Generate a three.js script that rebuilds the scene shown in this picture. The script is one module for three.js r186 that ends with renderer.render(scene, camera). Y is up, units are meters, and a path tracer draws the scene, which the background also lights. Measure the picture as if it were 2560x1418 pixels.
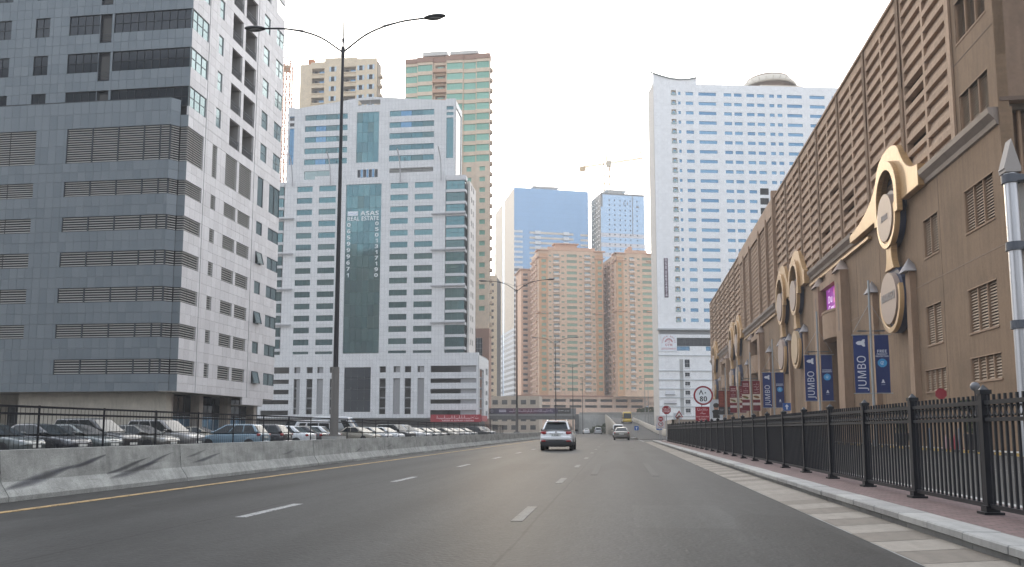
import * as THREE from 'three';
import { mergeGeometries, mergeVertices } from 'three/addons/utils/BufferGeometryUtils.js';
import { FontLoader } from 'three/addons/loaders/FontLoader.js';
import { TextGeometry } from 'three/addons/geometries/TextGeometry.js';

// ---------------------------------------------------------------- camera
const scene = new THREE.Scene();
const camera = new THREE.PerspectiveCamera(2 * Math.atan(853 / 2050) * 180 / Math.PI, 2560 / 1706, 0.3, 6000);
camera.rotation.order = 'YXZ';
camera.position.set(0, 1.15, 0);
camera.rotation.set(6.1806 * Math.PI / 180, 7.296 * Math.PI / 180, 0);
camera.setViewOffset(2560, 1706, 0, 0, 2560, 1418);          // the print keeps the upper part of a 3:2 frame
scene.add(camera);

// ---------------------------------------------------------------- sky, sun, exposure
const SUN_AZ = 9 * Math.PI / 180, SUN_EL = 14 * Math.PI / 180; // low, ahead and left of the road
const sunDir = new THREE.Vector3(-Math.sin(SUN_AZ) * Math.cos(SUN_EL), Math.sin(SUN_EL), -Math.cos(SUN_AZ) * Math.cos(SUN_EL));
{
  const W = 512, H = 256, d = new Float32Array(W * H * 4), v = new THREE.Vector3();
  for (let j = 0; j < H; j++) for (let i = 0; i < W; i++) {
    const ph = ((i + .5) / W - .5) * 2 * Math.PI, el = ((j + .5) / H - .5) * Math.PI;
    v.set(Math.cos(el) * Math.cos(ph), Math.sin(el), Math.cos(el) * Math.sin(ph));
    const c = v.dot(sunDir), e = Math.max(0, v.y), t = Math.pow(1 - e, 2.6);
    const broad = Math.exp(-(1 - c) * 1.9) * 1.35, near = Math.exp(-(1 - c) * 11) * 2.2;
    const zen = [.54, .64, .79], hor = [.88, .89, .91];
    for (let k = 0; k < 3; k++) {
      let L = zen[k] * (1 - t) + hor[k] * t;
      L += broad * [1, .955, .90][k] + near * [1, .88, .70][k];
      if (v.y < 0) L = [.26, .25, .24][k];
      d[(j * W + i) * 4 + k] = L;
    }
    d[(j * W + i) * 4 + 3] = 1;
  }
  const sky = new THREE.DataTexture(d, W, H, THREE.RGBAFormat, THREE.FloatType);
  sky.mapping = THREE.EquirectangularReflectionMapping; sky.magFilter = THREE.LinearFilter; sky.needsUpdate = true;
  scene.background = sky; scene.environment = sky;
}
const sun = new THREE.DirectionalLight(new THREE.Color().setRGB(1, .78, .52), 1.5);
sun.position.copy(sunDir).multiplyScalar(900).add(new THREE.Vector3(-20, 0, -150)); sun.target.position.set(-20, 0, -150);
sun.castShadow = true; sun.shadow.radius = 14; sun.shadow.mapSize.set(4096, 4096);
Object.assign(sun.shadow.camera, { left: -420, right: 420, top: 420, bottom: -420, near: 1, far: 2200 });
scene.add(sun, sun.target);
scene.fog = new THREE.FogExp2(new THREE.Color().setRGB(1, .97, .94), .00068);
const renderer = new THREE.WebGLRenderer({ antialias: true });
renderer.toneMapping = THREE.LinearToneMapping;
renderer.toneMappingExposure = 1.84;
renderer.shadowMap.enabled = true;

// ---------------------------------------------------------------- helpers
let seed = 12345;
const rnd = () => { seed = (seed + 0x6D2B79F5) | 0; let t = Math.imul(seed ^ (seed >>> 15), 1 | seed); t = (t + Math.imul(t ^ (t >>> 7), 61 | t)) ^ t; return ((t ^ (t >>> 14)) >>> 0) / 4294967296; };
const rr = (a, b) => a + (b - a) * rnd(), pick = a => a[Math.floor(rnd() * a.length)];
const V = (x, y, z) => new THREE.Vector3(x, y, z);
const taken = {};
function numbered(n) { const k = taken[n] = (taken[n] ?? -1) + 1; return k ? n + '_' + String(k).padStart(3, '0') : n; }
function std(r, g, b, rough = .8, metal = 0, o = {}) {
  const m = new THREE.MeshPhysicalMaterial({ roughness: rough, metalness: metal, ...o });
  m.color.setRGB(r, g, b); return m;
}
// textures
function hash2(x, y, s) { let h = Math.imul(x, 374761393) ^ Math.imul(y, 668265263) ^ Math.imul(s, 974634777); h = Math.imul(h ^ (h >>> 13), 1274126177); return ((h ^ (h >>> 16)) >>> 0) / 4294967296; }
function vnoise(x, y, p, s) {
  const xi = Math.floor(x), yi = Math.floor(y), fx = x - xi, fy = y - yi, sx = fx * fx * (3 - 2 * fx), sy = fy * fy * (3 - 2 * fy);
  const w = (a) => ((a % p) + p) % p, h = (i, j) => hash2(w(xi + i), w(yi + j), s);
  return (h(0, 0) * (1 - sx) + h(1, 0) * sx) * (1 - sy) + (h(0, 1) * (1 - sx) + h(1, 1) * sx) * sy;
}
function fbm(u, v, p, oct, s) { let a = 0, w = .5, t = 0; for (let k = 0; k < oct; k++) { a += w * vnoise(u * p, v * p, p, s + k); t += w; w *= .55; p *= 2; } return a / t; }
const to8 = x => { x = Math.min(1, Math.max(0, x)); return 255 * (x <= .0031308 ? 12.92 * x : 1.055 * Math.pow(x, 1 / 2.4) - .055); };
function tex(w, h, fn, linear) {
  const d = new Uint8Array(w * h * 4);
  for (let j = 0; j < h; j++) for (let i = 0; i < w; i++) {
    const c = fn((i + .5) / w, (j + .5) / h, i, j), o = (j * w + i) * 4;
    for (let k = 0; k < 3; k++) d[o + k] = linear ? 255 * Math.min(1, Math.max(0, c[k])) : to8(c[k]);
    d[o + 3] = 255;
  }
  const t = new THREE.DataTexture(d, w, h); t.wrapS = t.wrapT = THREE.RepeatWrapping; t.magFilter = THREE.LinearFilter; t.minFilter = THREE.LinearMipmapLinearFilter; t.generateMipmaps = true;
  t.colorSpace = linear ? THREE.NoColorSpace : THREE.SRGBColorSpace; t.needsUpdate = true; return t;
}
function rep(t, mx, my) { const c = t.clone(); c.repeat.set(1 / mx, 1 / my); c.needsUpdate = true; return c; }
function canvasTex(w, h, draw) {
  const c = document.createElement('canvas'); c.width = w; c.height = h; draw(c.getContext('2d'), w, h);
  const t = new THREE.CanvasTexture(c); t.colorSpace = THREE.SRGBColorSpace; return t;
}
// geometry with uv in metres
const ni = g => g.index ? g.toNonIndexed() : g;
function mg(list) { return mergeGeometries(list.map(g => { g = ni(g); for (const k of Object.keys(g.attributes)) if (!['position', 'normal', 'uv'].includes(k)) g.deleteAttribute(k); return g; })); }
function metreUV(g) {
  g = ni(g); const p = g.attributes.position, n = g.attributes.normal, u = new Float32Array(p.count * 2);
  for (let i = 0; i < p.count; i++) {
    const ax = Math.abs(n.getX(i)), ay = Math.abs(n.getY(i)), az = Math.abs(n.getZ(i));
    if (ay > ax && ay > az) { u[2 * i] = p.getX(i); u[2 * i + 1] = p.getZ(i); }
    else if (ax > az) { u[2 * i] = p.getZ(i); u[2 * i + 1] = p.getY(i); }
    else { u[2 * i] = p.getX(i); u[2 * i + 1] = p.getY(i); }
  }
  g.setAttribute('uv', new THREE.BufferAttribute(u, 2)); return g;
}
function bx(x0, x1, y0, y1, z0, z1) {
  const g = new THREE.BoxGeometry(Math.abs(x1 - x0), Math.abs(y1 - y0), Math.abs(z1 - z0));
  g.translate((x0 + x1) / 2, (y0 + y1) / 2, (z0 + z1) / 2); return metreUV(g);
}
function bar(a, b, r, sides = 6, r2 = r) {                         // round bar from a to b
  const d = V().subVectors(b, a), g = new THREE.CylinderGeometry(r2, r, d.length(), sides, 1);
  g.translate(0, d.length() / 2, 0); g.applyQuaternion(new THREE.Quaternion().setFromUnitVectors(V(0, 1, 0), d.clone().normalize())); g.translate(a.x, a.y, a.z); return ni(g);
}
function tube(pts, r, seg = 24, rad = 7) { return ni(new THREE.TubeGeometry(new THREE.CatmullRomCurve3(pts), seg, r, rad)); }
// an upright frame: u runs along azimuth az (0 = ahead, 90 = right), v up, w out of the face
class Frame {
  constructor(X, D, az) {
    const a = az * Math.PI / 180; this.X = X; this.D = D;
    this.M = new THREE.Matrix4().makeBasis(V(Math.sin(a), 0, -Math.cos(a)), V(0, 1, 0), V(Math.cos(a), 0, Math.sin(a)).multiplyScalar(1)).setPosition(X, 0, -D);
    this.q = new THREE.Quaternion().setFromRotationMatrix(this.M);
  }
  p(u, v, w = 0) { return V(u, v, w).applyMatrix4(this.M); }
  g(geo) { return geo.applyMatrix4(this.M); }
  bx(u0, u1, v0, v1, w0, w1) { return this.g(bx(u0, u1, v0, v1, w0, w1)); }
}
const shade = o => { o.castShadow = o.receiveShadow = true; return o; };
function thing(name, label, category, group) {
  const o = new THREE.Group(); o.name = numbered(name); o.userData = { label, category }; if (group) o.userData.group = group; scene.add(o); return o;
}
function part(parent, name, geo, mat, label) {
  const m = shade(new THREE.Mesh(geo, mat)); m.name = name; if (label) m.userData.label = label; parent.add(m); return m;
}
function structure(name, geo, mat) { const m = part(scene, numbered(name), geo, mat); m.userData.kind = 'structure'; return m; }
function stuff(m) { m.userData.kind = 'stuff'; return m; }
const BOX = new THREE.BoxGeometry(1, 1, 1);
function piece(parent, name, F, u0, u1, v0, v1, w0, w1, mat) {      // one small box that shares its geometry
  const m = shade(new THREE.Mesh(BOX, mat)); m.name = name;
  m.position.copy(F.p((u0 + u1) / 2, (v0 + v1) / 2, (w0 + w1) / 2)); m.quaternion.copy(F.q);
  m.scale.set(Math.abs(u1 - u0), Math.abs(v1 - v0), Math.abs(w1 - w0)); parent.add(m); return m;
}
// many alike pieces: the first 300 are parts, the rest one stuff part per material
class Many {
  constructor(parent, name, limit = 300) { this.parent = parent; this.name = name; this.limit = limit; this.n = 0; this.rest = new Map(); }
  add(F, u0, u1, v0, v1, w0, w1, mat) {
    if (this.n++ < this.limit) return piece(this.parent, this.name, F, u0, u1, v0, v1, w0, w1, mat);
    if (!this.rest.has(mat)) this.rest.set(mat, []); this.rest.get(mat).push(F.bx(u0, u1, v0, v1, w0, w1));
  }
  end() { for (const [m, l] of this.rest) stuff(part(this.parent, this.name + '_field', mg(l), m)); }
}
const boxCache = new Map();
function sized(w, h, d) { const k = [w, h, d].map(x => x.toFixed(2)).join(); if (!boxCache.has(k)) boxCache.set(k, new THREE.BoxGeometry(w, h, d)); return boxCache.get(k); }
const frameCache = new Map();
function frameGeo(w, h, nx, ny, t) {
  const k = [w, h].map(x => x.toFixed(2)).join() + nx + ',' + ny + ',' + t;
  if (!frameCache.has(k)) {
    const l = [];
    for (let i = 0; i <= nx; i++) { const x = -w / 2 + w * i / nx; const a = Math.max(-w / 2, x - t / 2), b = Math.min(w / 2, x + t / 2); l.push(bx(i ? a : -w / 2, i === nx ? w / 2 : Math.max(b, a + t / 2), -h / 2, h / 2, .022, .07)); }
    for (let i = 0; i <= ny; i++) { const y = -h / 2 + h * i / ny; l.push(bx(-w / 2, w / 2, Math.max(-h / 2, y - t / 2), Math.min(h / 2, y + t / 2), .02, .06)); }
    frameCache.set(k, mg(l));
  }
  return frameCache.get(k);
}
function win(parent, F, u0, u1, v0, v1, w, mat, nx = 0, ny = 1, fmat = null, name = 'window', tilt = .004) {
  const m = shade(new THREE.Mesh(sized(u1 - u0, v1 - v0, .04), mat)); m.name = name;
  m.position.copy(F.p((u0 + u1) / 2, (v0 + v1) / 2, w)); m.quaternion.copy(F.q);
  m.quaternion.multiply(new THREE.Quaternion().setFromEuler(new THREE.Euler(rr(-tilt, tilt), rr(-tilt, tilt), 0)));
  parent.add(m);
  if (nx) part(m, 'window_frame', frameGeo(u1 - u0, v1 - v0, nx, ny, .05), fmat);
  return m;
}
// a wall sheet of thickness t (front at w0) cut by holes [u0,u1,v0,v1]
function wallGeo(F, outline, holes, t, w0 = 0) {
  const s = new THREE.Shape(outline.map(p => new THREE.Vector2(p[0], p[1])));
  for (const [a, b, c, d] of holes) s.holes.push(new THREE.Path([[a, c], [a, d], [b, d], [b, c]].map(p => new THREE.Vector2(...p))));
  const g = new THREE.ExtrudeGeometry(s, { depth: t, bevelEnabled: false }); g.translate(0, 0, w0 - t); return F.g(ni(g));
}
const rect = (a, b, c, d) => [[a, c], [b, c], [b, d], [a, d]];
// set a thing's origin to the middle of its base
function rest(o, y = null) {
  o.updateMatrixWorld(true); const b = new THREE.Box3().setFromObject(o), c = b.getCenter(V()); c.y = y ?? b.min.y;
  for (const k of o.children) k.position.sub(c); o.position.add(c); return o;
}
function extr(pts, depth, bevel = 0) {                              // polygon pts in xy, extruded to +z
  const s = new THREE.Shape(pts.map(p => new THREE.Vector2(...p)));
  return ni(new THREE.ExtrudeGeometry(s, { depth, bevelEnabled: bevel > 0, bevelSize: bevel, bevelThickness: bevel, bevelSegments: 1, curveSegments: 10 }));
}
const boldFont = await new FontLoader().loadAsync('fonts/droid/droid_sans_bold.typeface.json');
function textGeo(s, size, depth = .06) { const g = new TextGeometry(s, { font: boldFont, size, depth, curveSegments: 4, bevelEnabled: false }); g.computeBoundingBox(); return g; }

// ---------------------------------------------------------------- shared materials
const grain = tex(256, 256, (u, v) => { const n = .88 + .24 * (fbm(u, v, 8, 5, 3) - .5) + .10 * (fbm(u, v, 64, 2, 9) - .5); return [n, n, n]; });
const roughGrain = tex(256, 256, (u, v) => { const n = fbm(u, v, 16, 5, 21); return [n, n, n]; }, true);
const rg1 = rep(roughGrain, 3, 3);

// ================================================================ THE SETTING: ground, roads, kerbs
const roadMap = tex(1024, 2048, (u, v) => {
  const X = -9.9 + ((u + .792) % 1) * 12.5, n = fbm(u, v, 5, 5, 140), f = fbm(u, v, 160, 2, 144), st = fbm(u, v * .06, 64, 3, 150), sp = hash2(Math.floor(u * 1024), Math.floor(v * 2048), 7), pt = fbm(u, v * .5, 7, 3, 155);
  let w = 0; for (const c of [-7.6, -6.0, -3.9, -2.3, -.1, 1.5]) w += Math.exp(-Math.pow((X - c + .25 * (n - .5)) / .34, 2));
  let oil = 0; for (const c of [-6.8, -3.1, .7]) oil += Math.exp(-Math.pow((X - c) / .3, 2));
  let a = .029 * (.60 + .50 * n + .40 * f + .34 * st) * (1 + .16 * w - .20 * oil * (.5 + pt));
  if (pt > .64) a *= .80; const dd = v * 37, sx = X + .05 * (fbm(u, v, 20, 2, 171) - .5); if (Math.abs(sx + 5.25) < .018 || Math.abs(sx + 1.05) < .016) a *= .55; if (X > -3.6 && X < -2.2 && dd > 9 && dd < 13.5) a *= .78; if (X > .2 && X < 1.5 && dd > 24 && dd < 27) a *= 1.22; if (sp > .975) a *= 1.6; if (sp < .03) a *= .55;
  return [a * 1.02, a, a * .98];
});
const asphaltMap = tex(1024, 1024, (u, v) => {
  const n = fbm(u, v, 6, 5, 40), f = fbm(u, v, 128, 3, 44), st = fbm(u, v * .125, 48, 3, 50), sp = hash2(Math.floor(u * 700), Math.floor(v * 700), 7);
  let a = .050 * (.72 + .40 * n + .26 * f + .16 * st); if (sp > .985) a *= 1.45; if (sp < .02) a *= .6;
  return [a * 1.03, a, a * .97];
});
const asphaltBump = tex(512, 512, (u, v) => { const n = fbm(u, v, 128, 3, 60); return [n, n, n]; }, true);
const asphaltM = std(.9, .9, .9, .62, 0, { specularIntensity: .4, map: rep(asphaltMap, 17, 17), bumpMap: rep(asphaltBump, 4, 4), bumpScale: .006 }), roadTex = rep(roadMap, 12.5, 37);
const lotM = std(1, 1, 1, .9, 0, { map: rep(asphaltMap, 23, 23) });
const earthMap = tex(256, 256, (u, v) => { const n = fbm(u, v, 8, 5, 70); return [.26 * (.7 + .6 * n), .235 * (.7 + .6 * n), .20 * (.7 + .6 * n)]; });
const earthM = std(1, 1, 1, .95, 0, { map: rep(earthMap, 60, 60) });
const concMap = tex(512, 512, (u, v) => { const n = fbm(u, v, 5, 5, 80), f = fbm(u, v, 90, 2, 85), s = fbm(u, v * .2, 30, 3, 88); const a = .80 + .30 * (n - .5) + .12 * (f - .5) + .20 * (s - .5); return [a, a * .99, a * .965]; });
const concM = std(.40, .40, .395, .85, 0, { map: rep(concMap, 5, 5), bumpMap: rep(roughGrain, 1.2, 1.2), bumpScale: .003 });
const concLightM = std(.44, .43, .41, .85, 0, { map: rep(concMap, 7, 7) });
function sheet(pts, y) {                                            // flat polygon from (X, D) points
  const g = new THREE.ShapeGeometry(new THREE.Shape(pts.map(p => new THREE.Vector2(...p)))); g.rotateX(-Math.PI / 2); g.translate(0, y, 0); return metreUV(g);
}
structure('ground', sheet([[-2500, -1500], [2500, -1500], [2500, 3500], [-2500, 3500]], -.04), earthM);
structure('car_park_ground', sheet([[-130, -60], [-9.5, -60], [-9.5, 214], [-130, 214]], -.02), lotM);
structure('service_road', sheet([[4.9, -60], [16.55, -60], [17.8, 40], [19.2, 215], [2.3, 215], [2.3, 77], [4.9, 77]], -.01), asphaltM);
structure('main_road', sheet([[-9.9, -60], [2.57, -60], [2.57, 79], [3.6, 100], [1.2, 165], [-3.4, 235], [-6, 300], [-50, 300], [-42, 250], [-22, 215], [-9.9, 170]], 0), std(1, 1, 1, .55, 0, { specularIntensity: .2, map: roadTex, bumpMap: rep(asphaltBump, 4, 4), bumpScale: .004 }));

// paint
const paintMap = tex(512, 512, (u, v) => { const n = fbm(u, v, 24, 4, 90), w = fbm(u, v, 120, 2, 93); const a = n * .6 + w * .4 > .56 ? .42 : 1; return [a, a, a]; });
const whitePaint = std(.25, .25, .245, .7, 0, { map: rep(paintMap, 1.7, 1.7) }), fadedPaint = std(.13, .128, .122, .6, 0, { specularIntensity: .4, map: rep(paintMap, 1.1, 1.1) }), ghostPaint = std(.060, .059, .057, .6, 0, { specularIntensity: .3, map: rep(paintMap, .9, .9) });
const yellowPaint = std(.34, .22, .085, .7, 0, { map: rep(paintMap, 2.3, 2.3) });
{
  const dashes = thing('lane_marking', 'broken white lane lines painted on the main road', 'lane marking'); dashes.userData.kind = 'structure';
  for (const X of [-4.95, -1.28]) for (let k = 0, d = 3; d < 150; d += 7.45, k++) part(dashes, 'dash', bx(X - .075, X + .075, .001, .006, -d - 2.0, -d), X < -3 ? whitePaint : fadedPaint);
  for (const [X, a, b] of [[-.62, 21.3, 28.3], [.93, 21, 29.2], [-.6, 44, 50], [.9, 52, 58]]) part(dashes, 'dash', bx(X - .09, X + .09, .001, .006, -b, -a), ghostPaint);
  const ye = structure('edge_line', bx(-8.63, -8.46, .001, .006, -190, 40), yellowPaint);
  structure('edge_line', mg([bx(2.42, 2.55, .001, .006, -112, -79)]), whitePaint);
  structure('edge_line', mg([bx(5.6, 5.72, -.009, -.004, -75, 20)]), yellowPaint);
  for (let d = -6; d < 60; d += 6) structure('lane_dash', bx(10.9, 11.02, -.009, -.004, -d - 2.4, -d), fadedPaint);
}
// median: gutter slabs, kerb stones, brick pavement
const slabA = std(.285, .255, .222, .85, 0, { map: rep(concMap, 2.5, 2.5) }), slabB = std(.20, .174, .148, .9, 0, { map: rep(concMap, 2.5, 2.5) }), slabC = std(.26, .23, .20, .88, 0, { map: rep(concMap, 1.9, 1.9) });
{
  const gut = structure('gutter', bx(2.56, 3.28, -.05, .001, -79, 20), concM);
  for (let d = 2, k = 0; d < 78.5; d += .7, k++) {
    const g = new THREE.BufferGeometry(), x0 = 2.56 + rr(-.012, .012), x1 = 3.24, a = -d - .685, b = -d, y0 = .004, y1 = .05;
    const P = [[x0, y0, b], [x1, y1, b], [x1, y1, a], [x0, y0, a]];
    g.setAttribute('position', new THREE.Float32BufferAttribute([0, 1, 2, 0, 2, 3].flatMap(i => P[i]), 3)); g.computeVertexNormals();
    part(gut, 'gutter_slab', metreUV(g), hash2(k, 3, 5) < .12 ? slabC : k % 2 ? slabA : slabB);
  }
  const kerb = structure('kerb', bx(3.32, 3.54, -.05, .15, -78.6, 20), concM);
  const st = [extr([[3.31, -.04], [3.56, -.04], [3.56, .185], [3.235, .185], [3.225, .175], [3.225, .12], [3.31, .085]], .885, .006)];
  const kmats = [std(.34, .34, .335, .85, 0, { map: rep(concMap, 3, 3) }), std(.31, .305, .30, .85, 0, { map: rep(concMap, 2, 2) }), std(.38, .375, .365, .85, 0, { map: rep(concMap, 4, 4) })];
  const sg = metreUV(st[0]);
  for (let d = 2; d < 78; d += .91) { const m = part(kerb, 'kerb_stone', sg, pick(kmats)); m.position.set(rr(-.006, .006), rr(-.005, .004), -d - .9); }
  // brick pavement: rows of clay pavers, fine enough to stay a material
  const pave = tex(512, 512, (u, v) => {
    const row = Math.floor(v * 16), x = u * 8 + (row % 2 ? .5 : 0), cx = x - Math.floor(x), cy = v * 16 - row;
    const j = cx < .03 || cx > .97 || cy < .06 || cy > .94, k = hash2(Math.floor(x) % 8, row, 5), n = .8 + .4 * fbm(u, v, 12, 4, 31);
    return j ? [.05 * n, .043 * n, .04 * n] : [(.12 + .04 * k) * n, (.078 + .02 * k) * n, (.074 + .02 * k) * n];
  });
  structure('pavement', bx(3.55, 5.05, -.05, .172, -78.4, 20), std(1, 1, 1, .85, 0, { map: rep(pave, 1.6, 1.6), bumpMap: rep(roughGrain, 1, 1), bumpScale: .003 }));
  structure('kerb', bx(5.06, 5.22, -.05, .168, -78.4, 20), concM);
  const nose = new THREE.CylinderGeometry(1.0, 1.0, .22, 20, 1, false, Math.PI / 2, Math.PI); nose.translate(4.22, .06, -78.4);
  structure('kerb', metreUV(nose), kmats[0]);
  // far pavement of the service road in front of the mall, kerb stones painted black and yellow
  const FK = new Frame(17.35, 40, 181.13);
  structure('pavement', FK.bx(-176, 60, -.05, .13, -2.2, -.17), concLightM);
  const fk = structure('kerb', FK.bx(-176, 60, -.05, .10, -.16, -.02), concM);
  const yk = std(.50, .33, .08, .7, 0, { map: rep(paintMap, 3, 3) }), bk = std(.03, .03, .03, .7);
  for (let u = -110, k = 0; u < 30; u += 1.0, k++) piece(fk, 'kerb_stone', FK, u + .01, u + .99, -.02, .125, -.168, 0, k % 2 ? yk : bk);
}
// ---------------------------------------------------------------- concrete barriers along the left edge
{
  const prof = [[0, 0], [0, .08], [-.16, .31], [-.215, .82], [-.405, .82], [-.46, .31], [-.62, .08], [-.62, 0]];
  const geo = extr(prof.map(p => [p[0], p[1]]), 2.744, .0); geo.translate(-9.65, 0, -2.747); const bg = metreUV(geo);
  const dirt = (seedn, marks) => canvasTex(512, 256, (c, w, h) => {
    for (let j = 0; j < h; j += 2) for (let i = 0; i < w; i += 2) { const n = .80 + .30 * (fbm(i / w, j / h, 4, 4, seedn) - .5) + .16 * (hash2(i, j, seedn) - .5) + .16 * (fbm(i / w, j / h * .15, 24, 3, seedn + 3) - .5); const g = Math.round(192 * n); c.fillStyle = `rgb(${g},${g},${Math.round(g * .975)})`; c.fillRect(i, j, 2, 2); }
    c.lineCap = 'round';
    for (const [x0, y0, x1, y1, wd, al] of marks) for (let q = 0; q < 5; q++) for (let k = 0; k < 30; k++) { const t = k / 29, f = 1.9 - .38 * q; c.fillStyle = `rgba(44,44,48,${al * .17 * (.5 + .5 * hash2(k, seedn + q, 2))})`; c.beginPath(); c.ellipse(w - (x0 + (x1 - x0) * t), y0 + (y1 - y0) * t + 5 * Math.sin(t * 5) + 5 * (hash2(k, q, seedn) - .5), 26 * f, wd * f * (.3 + .9 * Math.sin(Math.PI * Math.min(1, t * 1.05))), -Math.atan2(y1 - y0, x1 - x0), 0, 7); c.fill(); }
    for (let k = 0; k < 10; k++) { const x = hash2(k, seedn, 11) * w, y = hash2(k, seedn, 12) * h; c.strokeStyle = `rgba(70,68,66,${.12 + .2 * hash2(k, seedn, 13)})`; c.lineWidth = 1 + 3 * hash2(k, seedn, 14); c.beginPath(); c.moveTo(x, y); c.lineTo(x + 90 * hash2(k, seedn, 15), y - 30 * hash2(k, seedn, 16)); c.stroke(); }
  });
  const mk = (s, marks) => { const t = dirt(s, marks); t.wrapS = t.wrapT = THREE.RepeatWrapping; t.repeat.set(1 / 2.75, 1 / .84); return std(.88, .88, .87, .86, 0, { map: t, bumpMap: rg1, bumpScale: .004 }); };
  const clean = [mk(1, []), mk(2, [[300, 150, 420, 120, 4, .12]]), mk(3, []), mk(4, [[60, 120, 200, 100, 4, .10]])];
  const scuffA = mk(5, [[20, 190, 330, 110, 11, .34], [330, 110, 505, 60, 6, .26]]), scuffB = mk(6, [[30, 185, 330, 120, 9, .3], [10, 160, 250, 95, 6, .3], [200, 140, 430, 70, 5, .24]]), scuffC = mk(7, [[120, 130, 330, 90, 6, .2], [60, 90, 200, 60, 4, .14]]);
  for (let k = 0, d = 3.9; d < 196; d += 2.75, k++) {
    const near = d > 12 && d < 14 ? scuffA : d > 14 && d < 16 ? scuffB : d > 16 && d < 18.5 ? scuffC : clean[k % 4];
    const label = near === scuffA ? 'concrete road barrier with long black tyre smear rising along it' : near === scuffB ? 'concrete road barrier with several parallel black scuff marks' : near === scuffC ? 'concrete road barrier with faint grey scuffs' : 'plain grey concrete road barrier under the black railing';
    const m = part(scene, numbered('road_barrier'), bg, near); m.position.set(rr(-.006, .006), 0, -d); m.rotation.y = rr(-.0015, .0015);
    m.userData = { label, category: 'barrier', group: 'concrete barriers along the left road edge' };
  }
  // wider plinths under the lamp posts
  for (const D of [29, 84]) { const m = part(scene, numbered('lamp_plinth'), metreUV(new THREE.BoxGeometry(.56, .92, 1.0).translate(-10.25, .46, -D)), concM); m.userData = { label: D === 29 ? 'concrete plinth carrying the tall thick-based lamp post' : 'concrete plinth of the second lamp post by the barriers', category: 'plinth' }; }
}
// ---------------------------------------------------------------- railings
const ironM = std(.012, .0135, .018, .5, .2, { bumpMap: rg1, bumpScale: .001 });
function railing(label, X, d0, d1, step, y0, top, rails, gap, thick, ph, slim = 1) {
  const t = thing('iron_railing', label, 'railing', null);
  const postG = mg([bx(-.05, .05, 0, top - .05 - y0, -.05, .05), ...(ph ? [bx(-.065, .065, top - .05 - y0, top - y0, -.065, .065), new THREE.ConeGeometry(.07, .07, 4).rotateY(Math.PI / 4).translate(0, top + .03 - y0, 0)] : []), bx(-.11, .11, 0, .03, -.11, .11), bx(-.075, .075, .03, .10, -.075, .075)]); postG.scale(slim, 1, slim);
  for (let d = d0; d <= d1 + .01; d += step) { const m = part(t, 'post', postG, ironM); m.position.set(X, y0, -d); }
  for (const [ry, rh] of rails) part(t, 'rail', bx(X - .025, X + .025, ry - rh / 2, ry + rh / 2, -d1, -d0), ironM);
  const M = new Many(t, 'picket', 300), F = new Frame(X, 0, 0);
  for (let d = d0 + gap; d < d1; d += gap) { M.add(F, d - thick / 2, d + thick / 2, rails[0][0], ph ? top - .06 : rails[2][0], -thick / 2, thick / 2, ironM); }
  M.end();
  if (ph) { const g = []; for (let d = d0 + gap / 2; d < d1; d += gap) g.push(new THREE.TorusGeometry(.055, .012, 4, 10).rotateY(Math.PI / 2).translate(X, (rails[1][0] + rails[2][0]) / 2, -d)); stuff(part(t, 'ring_row', mg(g), ironM)); }
  return rest(t);
}
railing('black iron railing on the brick median pavement', 4.3, 5.6, 72, 2.37, .172, 1.62, [[.27, .05], [1.27, .045], [1.47, .05]], .14, .026, true);
railing('black mesh fence behind the concrete barriers along the car park', -10.62, 6.2, 76.5, 1.95, -.02, 1.65, [[.18, .03], [1.44, .04], [1.57, .04]], .12, .006, false, .28);

// ================================================================ BUILDINGS
// glass kinds: tinted coated panes, slightly different from pane to pane
const glassTeal = [std(.11, .225, .25, .06, .8), std(.095, .20, .228, .09, .8), std(.125, .24, .263, .07, .8), std(.10, .18, .19, .12, .7), std(.085, .175, .20, .06, .8)];
const glassBlue = [std(.14, .28, .42, .08, .7), std(.12, .25, .39, .10, .7), std(.17, .32, .46, .08, .7)];
const glassDark = [std(.012, .022, .034, .07, 0, { ior: 1.5 }), std(.009, .018, .029, .09, 0, { ior: 1.5 }), std(.017, .027, .038, .07, 0, { ior: 1.5 })];
const glassGreen = [std(.26, .52, .41, .2, .1), std(.23, .47, .37, .22, .1), std(.29, .56, .45, .2, .1)];
const glassPale = [std(.28, .36, .36, .08, .62), std(.25, .33, .33, .1, .62)];
const glassSea = [std(.13, .18, .185, .1, .6), std(.11, .16, .165, .12, .6)];
const voidM = std(.018, .018, .02, .95), interiorM = std(.10, .098, .095, .95), frameGrey = std(.055, .065, .078, .5, .2), frameNavy = std(.012, .018, .026, .3), frameSoft = std(.24, .27, .28, .5), frameWhite = std(.62, .62, .62, .55);
const slatM = std(.44, .43, .40, .6, .1);
function louvre(parent, F, u0, u1, v0, v1, w, mat, pitch = .21, name = 'louvre') {
  const l = []; const n = Math.max(2, Math.round((v1 - v0) / pitch)), p = (v1 - v0) / n;
  for (let i = 0; i < n; i++) { const g = new THREE.BoxGeometry(u1 - u0, p * .33, .05); g.rotateX(-.1); g.translate((u0 + u1) / 2, v0 + p * (i + .5), w); l.push(F.g(metreUV(g))); }
  return part(parent, name, mg(l), mat);
}
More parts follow.
